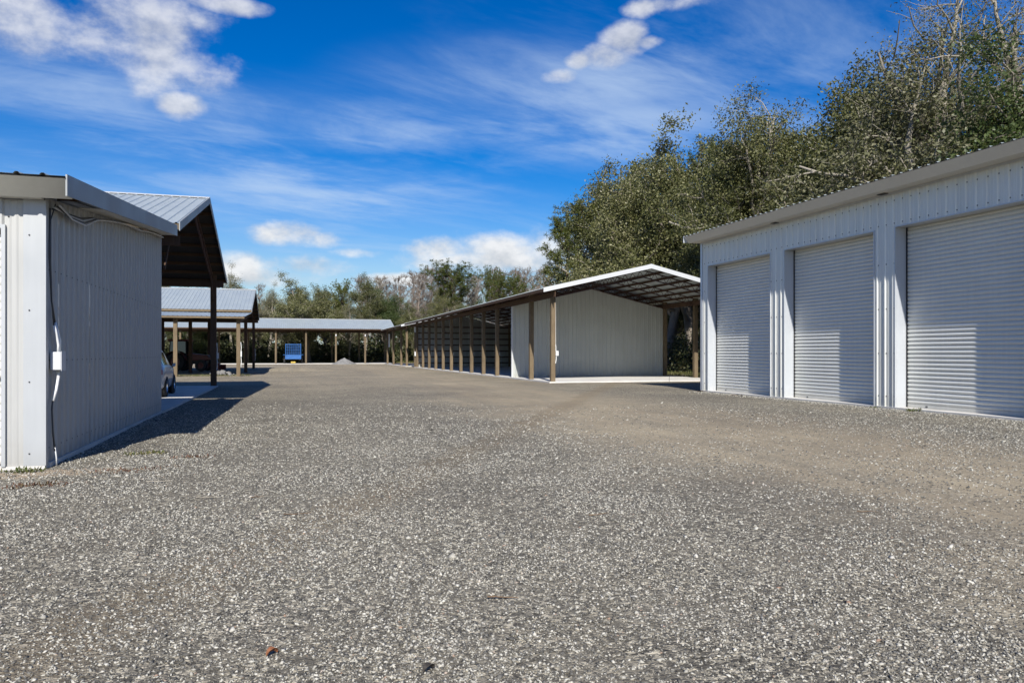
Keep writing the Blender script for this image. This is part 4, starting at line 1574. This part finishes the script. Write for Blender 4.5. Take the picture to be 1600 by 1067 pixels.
def tuft(name, label, x, y, n, spread, h, mat, seed, cat='weed'):
    r = random.Random(seed)
    b = MB()
    for i in range(n):
        a, q = r.uniform(0, 6.28), r.random() ** 0.7 * spread
        p = Vector((x + math.cos(a) * q * 1.3, y + math.sin(a) * q * 0.8, hz(x, y) - 0.005))
        dd = Vector((r.uniform(-1, 1), r.uniform(-1, 1), r.uniform(0.5, 1.6))).normalized()
        l = h * r.uniform(0.5, 1.1)
        s = dd.cross(Vector((0, 0, 1))).normalized() * (0.006 + 0.006 * r.random())
        m = p + dd * l * 0.55
        e = p + dd * l + Vector((0, 0, -0.35 * l * r.random()))
        b.add([p - s * 0.6, p + s * 0.6, m + s, m - s, e], [(0, 1, 2, 3), (3, 2, 4)])
    return tag(b.build(name, mat), label, cat)


x, y = ground_pt(1440, 647)
tuft('weed_tuft', 'green weed tuft at the foot of the right-hand roll-up door', GL - 0.16, 16.9, 90, 0.22, 0.16, 'grass', 1)
x, y = ground_pt(228, 708)
tuft('weed_tuft', 'flat yellow-green weed patch beside the left building shadow', x, y, 120, 0.28, 0.07, 'grass', 2)
x, y = ground_pt(300, 713)
tuft('weed_tuft', 'smaller brownish weed patch right of the yellow-green one', x, y, 90, 0.25, 0.06, 'red_weed', 3)
x, y = ground_pt(20, 742)
tuft('weed_tuft', 'green weeds against the left building base by its door', x, LF - 0.25, 110, 0.22, 0.1, 'grass', 4)
x, y = ground_pt(195, 735)
tuft('weed_tuft', 'reddish creeping weed on the sandy patch by the left building', x, y, 140, 0.36, 0.05, 'red_weed', 5)
x, y = ground_pt(60, 757)
tuft('weed_tuft', 'reddish weed nearest the left edge of the gravel', x, y, 160, 0.3, 0.06, 'red_weed', 6)
x, y = ground_pt(260, 729)
tuft('weed_tuft', 'small dull red weed patch between two twigs', x, y, 60, 0.16, 0.04, 'red_weed', 7)
tuft('weed_tuft', 'small dry weed against the pillar between the middle and right-hand doors', GL - 0.2, 18.3, 40, 0.14, 0.10, 'grass', 21)
tuft('weed_tuft', 'sprig of dead weed at the garage corner nearest the open shed', GL - 0.22, 28.0, 60, 0.25, 0.12, 'red_weed', 22)
tuft('weed_tuft', 'dry brown weed before the first roll-up door', GL - 0.3, 25.2, 50, 0.3, 0.08, 'red_weed', 23)
for i, (px, py, L, an, lab) in enumerate([
        (935, 805, 0.22, 20, 'short brown twig lying in the middle gravel'), (465, 802, 0.25, 15, 'thin dark twig on the near left gravel'),
        (248, 753, 0.3, 10, 'pale straight stick near the left building corner'), (325, 777, 0.26, 0, 'pale broken stick on the gravel left of centre'),
        (402, 776, 0.12, 30, 'stubby dark stick left of the thin twig'), (785, 933, 0.2, 5, 'bent brown twig on the foreground gravel'),
        (1355, 799, 0.2, 0, 'small reddish stick on the tan wheel way')]):
    x, y = ground_pt(px, py)
    r = random.Random(i)
    a = rad(an) - YAW
    b = MB()
    pts = [(x + math.cos(a) * L * (t - 0.5) + r.uniform(-0.01, 0.01), y + math.sin(a) * L * (t - 0.5) + r.uniform(-0.012, 0.012), hz(x, y) + 0.012 + r.uniform(0, 0.012)) for t in np.linspace(0, 1, 6)]
    b.tube(pts, 0.006, 6, 0.003)
    tag(b.build('fallen_twig', 'pale_bark' if 'pale' in lab else 'twig'), lab, 'twig')
for px, py, mat, lab, s in ((425, 1022, 'dead_leaf', 'curled red-brown dead leaf in the near gravel', 0.026), (670, 1045, 'dark_leaf', 'black crumpled leaf at the bottom of the picture', 0.028)):
    x, y = ground_pt(px, py)
    b = MB()
    z = hz(x, y) + 0.006
    n = 6
    for i in range(n):
        t = i / (n - 1)
        w = s * 0.8 * math.sin(math.pi * (0.08 + 0.86 * t)) ** 0.8
        c = Vector((x + (t - 0.5) * s * 2.2, y + (t - 0.5) * s * 1.2, z + 0.022 * math.sin(t * 3)))
        b.v += [tuple(c + Vector((-w * 0.5, w * 0.85, 0.016))), tuple(c), tuple(c + Vector((w * 0.5, -w * 0.85, 0.02)))]
    for i in range(n - 1):
        b.f += [(3 * i, 3 * i + 1, 3 * i + 4, 3 * i + 3), (3 * i + 1, 3 * i + 2, 3 * i + 5, 3 * i + 4)]
    o = b.build('fallen_leaf', mat)
    o.modifiers.new('solid', 'SOLIDIFY').thickness = 0.0015
    tag(o, lab, 'leaf')
# survey stakes by the shed slab
for (x, y, h, lab) in ((20.6, 38.3, 0.35, 'thin dark stake in front of the shed slab, left of two'), (22.6, 36.6, 0.42, 'thin dark stake near the garage corner, right of two')):
    b = MB()
    b.tube([(x, y, -0.05), (x + 0.01, y, h)], 0.014, 6)
    tag(b.build('ground_stake', 'cable_dark'), lab, 'stake')

# ------------------------------------------------------------------ trees


class TreeGen:
    def __init__(self, seed):
        self.r = random.Random(seed)
        self.nr = np.random.default_rng(seed)
        self.w = MB()
        self.tips = []

    def limb(self, p, d, L, r0, r1, n=4, wob=0.25, up=0.05, sides=5):
        pts = [Vector(p)]
        d = Vector(d).normalized()
        for i in range(n):
            d = (d + Vector((self.r.gauss(0, wob), self.r.gauss(0, wob), self.r.gauss(0, wob) + up))).normalized()
            pts.append(pts[-1] + d * (L / n))
        self.w.tube(pts, r0, sides, r1, cap=False)
        return pts, d

    def side_dir(self, d, ang):
        ax = Vector((self.r.gauss(0, 1), self.r.gauss(0, 1), self.r.gauss(0, 1)))
        s = d.cross(ax).normalized()
        return (d * math.cos(ang) + s * math.sin(ang)).normalized()


def leaf_cloud(nr, centres, per, spread, size, squash=0.8, droop=0.0):
    n = len(centres) * per
    C = np.repeat(np.asarray(centres, float), per, 0) + nr.normal(0, 1, (n, 3)) * np.array([spread, spread, spread * squash])
    u = nr.normal(0, 1, (n, 3))
    u /= np.linalg.norm(u, axis=1)[:, None]
    w = nr.normal(0, 1, (n, 3)) + np.array([0, 0, 0.5])
    v = np.cross(u, w)
    v /= np.linalg.norm(v, axis=1)[:, None] + 1e-9
    s = size * nr.uniform(0.6, 1.35, n)[:, None]
    if droop:
        u[:, 2] -= droop
    u, v = u * s, v * s * 0.5
    V = np.stack([C - u, C + v + u * 0.1, C + u, C - v + u * 0.1], 1).reshape(-1, 3)
    return V


def quads(n):
    return np.arange(n * 4).reshape(-1, 4)


PROTO = {}


def proto(kind, tg, leaves, wood_mat, leaf, name):
    H = max(v[2] for v in tg.w.v)
    if leaves is not None:
        H = max(H, float(np.percentile(leaves[:, 2], 99.8)))
    k = 1.0 / H
    wv = np.array(tg.w.v) * k
    me = bpy.data.meshes.new('trunk')
    me.from_pydata(wv.tolist(), [], tg.w.f)
    me.materials.append(MATS[wood_mat])
    me.polygons.foreach_set('use_smooth', [True] * len(me.polygons))
    lm = None
    if leaves is not None:
        lm = np_mesh('crown', leaves * k, quads(len(leaves) // 4), leaf)
    src = (leaves if leaves is not None else np.array(tg.w.v)) * k
    top = src[src[:, 2] > 0.80]
    PROTO[kind] = (me, lm, name, top[:, 0].mean(), top[:, 1].mean())


def oak(kind, seed, leaf='oak_leaf', bark='bark', per=26, spread=0.55, size=0.09, clear=0.25, wide=1.0, sparse=1.0, lean=0.0):
    t = TreeGen(seed)
    r = t.r
    H = 16.0
    tr, d = t.limb((0, 0, -0.3), (lean, r.uniform(-0.08, 0.08), 1), H * (clear + 0.32), 0.36, 0.2, 7, 0.07, 0.08, 8)
    # a second leader or two
    limbs = []
    n1 = 11
    for i in range(n1):
        f = clear / (clear + 0.32) + (1 - clear / (clear + 0.32)) * (i / (n1 - 1))
        idx = f * (len(tr) - 1)
        k = min(len(tr) - 2, int(idx))
        p = tr[k].lerp(tr[k + 1], idx - k)
        a = i * 2.4 + r.uniform(-0.5, 0.5)
        el = rad(r.uniform(18, 48) + 30 * (i / n1))
        dd = Vector((math.cos(a) * math.cos(el) * wide, math.sin(a) * math.cos(el) * wide, math.sin(el)))
        L = H * r.uniform(0.26, 0.42) * (1.0 - 0.25 * i / n1)
        limbs.append(t.limb(p, dd, L, 0.15, 0.05, 5, 0.20, 0.07, 6))
    limbs.append(t.limb(tr[-1], d, H * 0.34, 0.18, 0.05, 5, 0.16, 0.1, 6))
    for pts, dd in limbs:
        for j in range(6):
            k = r.randint(1, len(pts) - 2)
            p = pts[k].lerp(pts[k + 1], r.random())
            sd = t.side_dir((pts[k + 1] - pts[k]).normalized(), rad(r.uniform(28, 75)))
            p2, d2 = t.limb(p, sd + Vector((0, 0, 0.15)), H * r.uniform(0.09, 0.19), 0.05, 0.018, 3, 0.28, 0.05, 4)
            for m in range(5):
                k2 = r.randint(0, len(p2) - 2)
                q = p2[k2].lerp(p2[k2 + 1], r.random())
                s3 = t.side_dir((p2[k2 + 1] - p2[k2]).normalized(), rad(r.uniform(25, 80)))
                p3, d3 = t.limb(q, s3, H * r.uniform(0.04, 0.085), 0.018, 0.006, 2, 0.3, 0.05, 3)
                if r.random() < sparse:
                    t.tips += [tuple(p3[1]), tuple(p3[2])]
            if r.random() < sparse:
                t.tips.append(tuple(p2[-1]))
    lv = leaf_cloud(t.nr, t.tips, per, spread, size)
    proto(kind, t, lv, bark, leaf, 'oak_tree')


def pine(kind, seed, bare=0.5, spread=1.0):
    t = TreeGen(seed)
    r = t.r
    H = 19.0
    tr, d = t.limb((0, 0, -0.3), (r.uniform(-0.03, 0.03), r.uniform(-0.03, 0.03), 1), H, 0.24, 0.05, 9, 0.025, 0.05, 7)
    tuftc, tuftd = [], []
    n = 46
    for i in range(n):
        f = bare + (1 - bare) * (i + r.random()) / n
        idx = min(f, 0.995) * (len(tr) - 1)
        k = min(len(tr) - 2, int(idx))
        p = tr[k].lerp(tr[k + 1], idx - k)
        a = i * 2.4 + r.uniform(-0.4, 0.4)
        g = (f - bare) / (1 - bare)
        L = H * (0.06 + 0.15 * math.sin(math.pi * min(1, 0.18 + 0.82 * (1 - g)) ) ** 0.8) * r.uniform(0.7, 1.2) * spread
        el = rad(r.uniform(-5, 25) + 35 * g)
        pts, dd = t.limb(p, (math.cos(a) * math.cos(el), math.sin(a) * math.cos(el), math.sin(el)), L, 0.05, 0.015, 4, 0.12, 0.09, 4)
        for j in range(9):
            k2 = r.randint(1, len(pts) - 2)
            q = pts[k2].lerp(pts[k2 + 1], r.random())
            p2, d2 = t.limb(q, t.side_dir(dd, rad(r.uniform(20, 70))) + Vector((0, 0, 0.25)), L * r.uniform(0.2, 0.45), 0.014, 0.006, 2, 0.2, 0.1, 3)
            for c in (p2[-1], p2[1]):
                tuftc.append(tuple(c))
    nr = t.nr
    per = 30
    C = np.repeat(np.array(tuftc), per, 0)
    m = len(C)
    C = C + nr.normal(0, 0.10, (m, 3))
    u = nr.normal(0, 1, (m, 3)) + np.array([0, 0, 0.35])
    u /= np.linalg.norm(u, axis=1)[:, None]
    v = np.cross(u, nr.normal(0, 1, (m, 3)))
    v /= np.linalg.norm(v, axis=1)[:, None] + 1e-9
    l = nr.uniform(0.22, 0.42, m)[:, None]
    V = np.stack([C, C + u * l * 0.5 + v * 0.03, C + u * l, C + u * l * 0.5 - v * 0.03], 1).reshape(-1, 3)
    proto(kind, t, V, 'pine_bark', 'needle', 'pine_tree')


def bare(kind, seed, mat='bare_twig', fork=False):
    t = TreeGen(seed)
    r = t.r
    H = 17.0
    tr, d = t.limb((0, 0, -0.3), (r.uniform(-0.04, 0.04), r.uniform(-0.04, 0.04), 1), H * 0.95, 0.22, 0.04, 9, 0.045, 0.06, 6)
    fine = []
    n = 34
    for i in range(n):
        f = 0.3 + 0.69 * (i + r.random()) / n
        idx = min(f, 0.99) * (len(tr) - 1)
        k = min(len(tr) - 2, int(idx))
        p = tr[k].lerp(tr[k + 1], idx - k)
        a = i * 2.4 + r.uniform(-0.5, 0.5)
        el = rad(r.uniform(15, 55))
        L = H * r.uniform(0.10, 0.22) * (1.15 - 0.6 * f)
        pts, dd = t.limb(p, (math.cos(a) * math.cos(el), math.sin(a) * math.cos(el), math.sin(el)), L, 0.05, 0.018, 4, 0.16, 0.1, 4)
        for j in range(8):
            k2 = r.randint(0, len(pts) - 2)
            q = pts[k2].lerp(pts[k2 + 1], r.random())
            p2, d2 = t.limb(q, t.side_dir(dd, rad(r.uniform(20, 65))) + Vector((0, 0, 0.25)), L * r.uniform(0.3, 0.6), 0.02, 0.009, 3, 0.2, 0.1, 3)
            for m in range(5):
                k3 = r.randint(0, len(p2) - 2)
                q3 = p2[k3].lerp(p2[k3 + 1], r.random())
                t.limb(q3, t.side_dir(d2, rad(r.uniform(20, 60))) + Vector((0, 0, 0.2)), L * r.uniform(0.18, 0.4), 0.02, 0.012, 2, 0.2, 0.1, 3)
    proto(kind, t, None, mat, None, 'bare_tree')


oak('oakA', 11, per=56, spread=0.32)
oak('oakB', 23, per=56, spread=0.32, clear=0.2, wide=1.25)
oak('oakC', 37, 'oak_leaf', 'pale_bark', per=46, clear=0.34, spread=0.31)
oak('mossy', 41, 'grey_leaf', 'pale_bark', per=42, spread=0.33, size=0.082, clear=0.3, wide=1.1, sparse=0.85)
oak('green', 53, 'green_leaf', 'bark', per=62, spread=0.45, size=0.095, clear=0.2)
oak('gaunt', 61, 'grey_leaf', 'pale_bark', per=30, spread=0.38, size=0.05, clear=0.42, wide=0.8, sparse=0.6, lean=0.1)
oak('slim', 67, 'oak_leaf', 'pale_bark', per=46, spread=0.33, size=0.082, clear=0.45, wide=0.5)
pine('pineA', 71, 0.5)
pine('pineB', 73, 0.66, 1.25)
bare('bareA', 81)
bare('bareB', 83)
bare('bareC', 89, 'pale_bark')

FIRST = {}


def tree(kind, label, x, y, h, wide=1.0, rot=None, group=None):
    trunk, crown, nm, ox, oy = PROTO[kind]
    r = random.Random(int(abs(x * 131 + y * 17)))
    rz = r.uniform(0, 6.28) if rot is None else rot
    cat = 'tree'
    x -= h * wide * (ox * math.cos(rz) - oy * math.sin(rz))
    y -= h * wide * (ox * math.sin(rz) + oy * math.cos(rz))
    if kind not in FIRST:
        o = thing(nm, label, cat, (x, y, -0.05), group)
        o.rotation_euler = (0, 0, rz)
        o.scale = (h * wide, h * wide, h)
        k = bpy.data.objects.new('trunk', trunk)
        link(k, o)
        if crown is not None:
            k = bpy.data.objects.new('crown', crown)
            link(k, o)
        FIRST[kind] = o
    else:
        o = copy_thing(FIRST[kind], (x, y, -0.05), rz, (h * wide, h * wide, h), label, group)
    return o


def ray(px, X=None, Y=None):
    t = math.tan(YAW + math.atan((px - 800) / FPX))
    if X is not None:
        return X, X / t
    return Y * t, Y


def top_h(x, y, py):
    return EYE + (552 - py) * (y * math.cos(YAW) + x * math.sin(YAW)) / FPX


RG = 'trees behind the garage and the long shed'
RT = [  # column in the view, distance across, top row, kind, width, label
    (1592, 33.5, 75, 'green', 1.1, 'dense dark green tree at the right edge above the garage roof'),
    (1500, 36, -95, 'gaunt', 1.0, 'tall gaunt pale-limbed tree rising past the top right of the picture'),
    (1560, 40, -80, 'gaunt', 1.1, 'leaning half-bare tree behind the dense green one at the right edge'),
    (1420, 33, 45, 'mossy', 1.25, 'grey-green mossy oak with pale trunk above the middle of the garage roof'),
    (1490, 38, 60, 'mossy', 1.1, 'mossy oak between the gaunt tree and the pale-trunked oak'),
    (1345, 37, 85, 'oakC', 1.0, 'loose-crowned oak left of the mossy oak, over the right-hand roll-up door'),
    (1280, 40, 185, 'oakA', 1.2, 'rounded olive oak above the pillar between the first two doors'),
    (1188, 35, 132, 'slim', 1.0, 'slim tall oak standing above its neighbours over the garage corner'),
    (1225, 44, 215, 'oakB', 1.0, 'olive oak just right of the slim tall oak'),
    (1120, 46, 205, 'pineA', 1.1, 'pine showing behind the pale forked oak above the garage corner'),
    (1150, 33, 262, 'oakC', 1.1, 'pale forked oak just behind the garage eave corner'),
    (1062, 36, 226, 'oakA', 1.05, 'broad olive oak over the right side of the shed gable'),
    (1015, 41, 200, 'oakB', 1.05, 'tallest olive oak over the shed ridge'),
    (985, 33, 262, 'oakA', 1.0, 'olive oak nearest behind the shed ridge'),
    (960, 36, 250, 'oakC', 1.0, 'pale-limbed oak stepping down left of the shed ridge'),
    (922, 34, 300, 'pineA', 1.2, 'tall pine at the left end of the tall trees, right of two'),
    (890, 36, 325, 'pineA', 1.25, 'tall pine at the left end of the tall trees, left of two'),
    (930, 32, 440, 'mossy', 1.0, 'low grey-green oak below the two tall pines'),
    (1100, 37, 300, 'oakB', 1.0, 'mid-height oak in the gap beside the garage eave'),
    (1320, 33, 260, 'mossy', 1.0, 'low mossy oak directly over the middle roll-up door'),
    (1240, 34, 285, 'oakA', 1.0, 'low dark oak directly over the first roll-up door'),
    (1400, 43, 130, 'oakA', 1.1, 'dark oak behind the mossy oak over the garage roof'),
    (1545, 35, 190, 'oakB', 1.0, 'dark oak below the leaning half-bare tree'),
    (1460, 34, 165, 'bareC', 0.9, 'pale bare tree low over the garage roof near the right edge'),
    (1165, 50, 215, 'pineB', 1.0, 'pine top behind the slim tall oak'),
    (960, 52, 300, 'pineB', 1.0, 'pine behind the pale-limbed oak near the shed ridge'),
    (1040, 52, 245, 'pineA', 1.0, 'pine hidden mostly behind the tallest oak'),
    (1360, 52, 150, 'pineA', 1.0, 'pine behind the loose-crowned oak'),
]
for px, X, py, kind, w, lab in RT:
    x, y = ray(px, X=X)
    tree(kind, lab, x, y, top_h(x, y, py), w, None, RG)

BG = 'trees of the far tree line'
BT = [
    (300, 133, 438, 'green', 1.0, 'dark green tree over the second carport roof'),
    (362, 134, 412, 'mossy', 0.8, 'thin grey tree beside the carport eave, under the left cloud'),
    (250, 136, 430, 'oakA', 1.0, 'oak behind the second carport, next to the closed building edge'),
    (405, 150, 440, 'bareA', 1.0, 'grey bare tree just right of the second carport gable'),
    (425, 136, 440, 'mossy', 0.9, 'grey-green oak right of the second carport gable'),
    (462, 134, 428, 'oakB', 1.05, 'broad dark oak over the blue trailer'),
    (505, 138, 445, 'oakA', 0.8, 'oak right of the broad dark one over the trailer'),
    (535, 148, 434, 'pineB', 0.8, 'small dark pointed pine over the far shed'),
    (573, 134, 428, 'oakC', 0.95, 'loose oak over the right part of the far shed roof'),
    (606, 137, 452, 'green', 1.0, 'low dark green oak at the right end of the far shed'),
    (642, 133, 466, 'oakB', 0.9, 'olive oak over the far end of the long shed roof'),
    (688, 135, 452, 'oakC', 0.85, 'tall olive oak left of the round-topped pine'),
    (705, 146, 404, 'pineB', 1.5, 'round-topped pine standing highest in the far tree line'),
    (735, 134, 470, 'green', 1.0, 'bushy green tree low over the long shed roof'),
    (740, 150, 424, 'bareC', 1.0, 'pale bare tree right of the round-topped pine'),
    (768, 152, 413, 'pineB', 0.7, 'thin scraggly pine among the bare trees'),
    (795, 138, 424, 'pineB', 1.35, 'dark round pine nearest the tall right-hand trees'),
    (820, 150, 412, 'bareB', 1.1, 'reddish-grey bare tree right of the dark round pine'),
    (852, 152, 410, 'bareA', 1.1, 'bare tree beside the tall right-hand pines'),
    (660, 155, 418, 'bareB', 1.1, 'bare tree left of the round-topped pine'),
    (625, 158, 425, 'bareA', 1.1, 'bare tree over the far shed end'),
    (592, 160, 432, 'bareC', 1.0, 'pale bare tree left of the far shed end'),
    (720, 142, 470, 'oakA', 0.8, 'dark oak under the pale bare tree'),
    (775, 140, 448, 'bareA', 1.0, 'bare tree under the thin scraggly pine'),
    (830, 134, 448, 'bareC', 0.9, 'pale thin bare tree close behind the long shed'),
    (545, 132, 462, 'mossy', 0.8, 'low grey oak above the far shed roof centre'),
    (385, 133, 455, 'oakA', 0.9, 'low oak behind the second carport post'),
    (340, 150, 430, 'bareB', 1.0, 'bare grey tree left of the thin grey tree'),
]
for px, Y, py, kind, w, lab in BT:
    x, y = ray(px, Y=Y)
    tree(kind, lab, x, y, top_h(x, y, py), w, None, BG)
# the wood goes on behind: bare crowns and oaks that nothing tells apart
rr = random.Random(77)
for i in range(34):
    px = 560 + i * 10 + rr.uniform(-5, 5)
    x, y = ray(px, Y=rr.uniform(158, 185))
    tree(rr.choice(['bareA', 'bareB', 'bareC', 'bareA']), 'grey bare tree in the wood behind the long shed', x, y, top_h(x, y, rr.uniform(412, 432) + (12 if px < 640 else 0)), rr.uniform(0.9, 1.25), None, 'bare trees of the wood behind the long shed')
for i in range(26):
    px = -120 + i * 26 + rr.uniform(-8, 8)
    x, y = ray(px, Y=rr.uniform(140, 160))
    tree(rr.choice(['oakA', 'oakB', 'mossy', 'oakC']), 'olive oak in the wood behind the far shed', x, y, top_h(x, y, rr.uniform(445, 468)), rr.uniform(0.9, 1.2), None, 'oaks of the wood behind the far shed')
for i in range(16):
    x = rr.uniform(46, 64)
    y = 12 + i * 7.5
    tree(rr.choice(['oakA', 'oakB', 'pineA', 'oakC']), 'olive tree deep in the wood behind the right-hand trees', x, y, rr.uniform(14, 18), 1.1, None, 'trees deep in the right-hand wood')


def undergrowth(name, label, n, fx, fy, fh, size, mat, seed, per=17):
    """leafy thicket: clumps of leaves on the ground, dense low down and thinning upward"""
    r = np.random.default_rng(seed)
    x, y = fx(r, n), fy(r, n)
    hh = np.array([fh * (0.55 + 0.75 * mnoise.noise(Vector((a * 0.22, b_ * 0.22, seed)))) for a, b_ in zip(x, y)])
    z = np.abs(hh) * r.random(n) ** 1.3
    cs = np.stack([x, y, z], 1)
    V = leaf_cloud(r, cs, per, 0.42, size, 0.8)
    V[:, 2] = np.maximum(V[:, 2], 0.0)
    me = np_mesh(name, V, quads(len(V) // 4), mat)
    o = bpy.data.objects.new(name, me)
    COL.objects.link(o)
    tag(o, label, 'undergrowth', kind='stuff')


undergrowth('undergrowth', 'dark leafy thicket at the foot of the trees behind the far shed', 4200, lambda r, n: r.uniform(-62, 42, n), lambda r, n: 131.5 + 16 * r.random(n) ** 1.5, 6.0, 0.24, 'under_leaf', 5)
undergrowth('undergrowth', 'dark thicket along the wood edge behind the long shed and garage', 2600, lambda r, n: 32 + 14 * r.random(n) ** 1.2, lambda r, n: r.uniform(18, 132, n), 5.0, 0.11, 'under_leaf', 6, 36)
undergrowth('far_wood', 'dense far wood closing the view behind the tree line', 3200, lambda r, n: r.uniform(-90, 90, n), lambda r, n: r.uniform(165, 190, n), 13.0, 0.5, 'grey_leaf', 7)
undergrowth('far_wood', 'deep shade of the wood on the right behind its first trees', 2200, lambda r, n: r.uniform(56, 72, n), lambda r, n: r.uniform(0, 160, n), 12.0, 0.45, 'under_leaf', 9)


def grass_strip(name, label, x0, x1, y0, y1, n, h, seed):
    r = np.random.default_rng(seed)
    x, y = r.uniform(x0, x1, n), r.uniform(y0, y1, n)
    l = h * r.uniform(0.5, 1.3, n)
    a = r.uniform(0, 6.28, n)
    w = 0.02
    P = np.stack([x, y, np.full(n, -0.03)], 1)
    s = np.stack([np.cos(a), np.sin(a), np.zeros(n)], 1) * w
    t = np.stack([r.normal(0, 0.4, n), r.normal(0, 0.4, n), np.ones(n)], 1) * l[:, None]
    V = np.stack([P - s, P + s, P + t * 0.6 + s * 0.7, P + t], 1).reshape(-1, 3)
    me = np_mesh(name, V, quads(n), 'grass')
    o = bpy.data.objects.new(name, me)
    COL.objects.link(o)
    tag(o, label, 'grass', kind='stuff')


grass_strip('grass', 'rough grass behind the far shed slab', -45, 32, 129, 133, 9000, 0.3, 3)
grass_strip('grass', 'rough grass strip behind the long shed', 25.3, 31, 28.8, 120, 12000, 0.22, 4)
grass_strip('grass', 'sparse grass in front of the second carport', -14, -2.6, 56.6, 60, 1500, 0.12, 8)
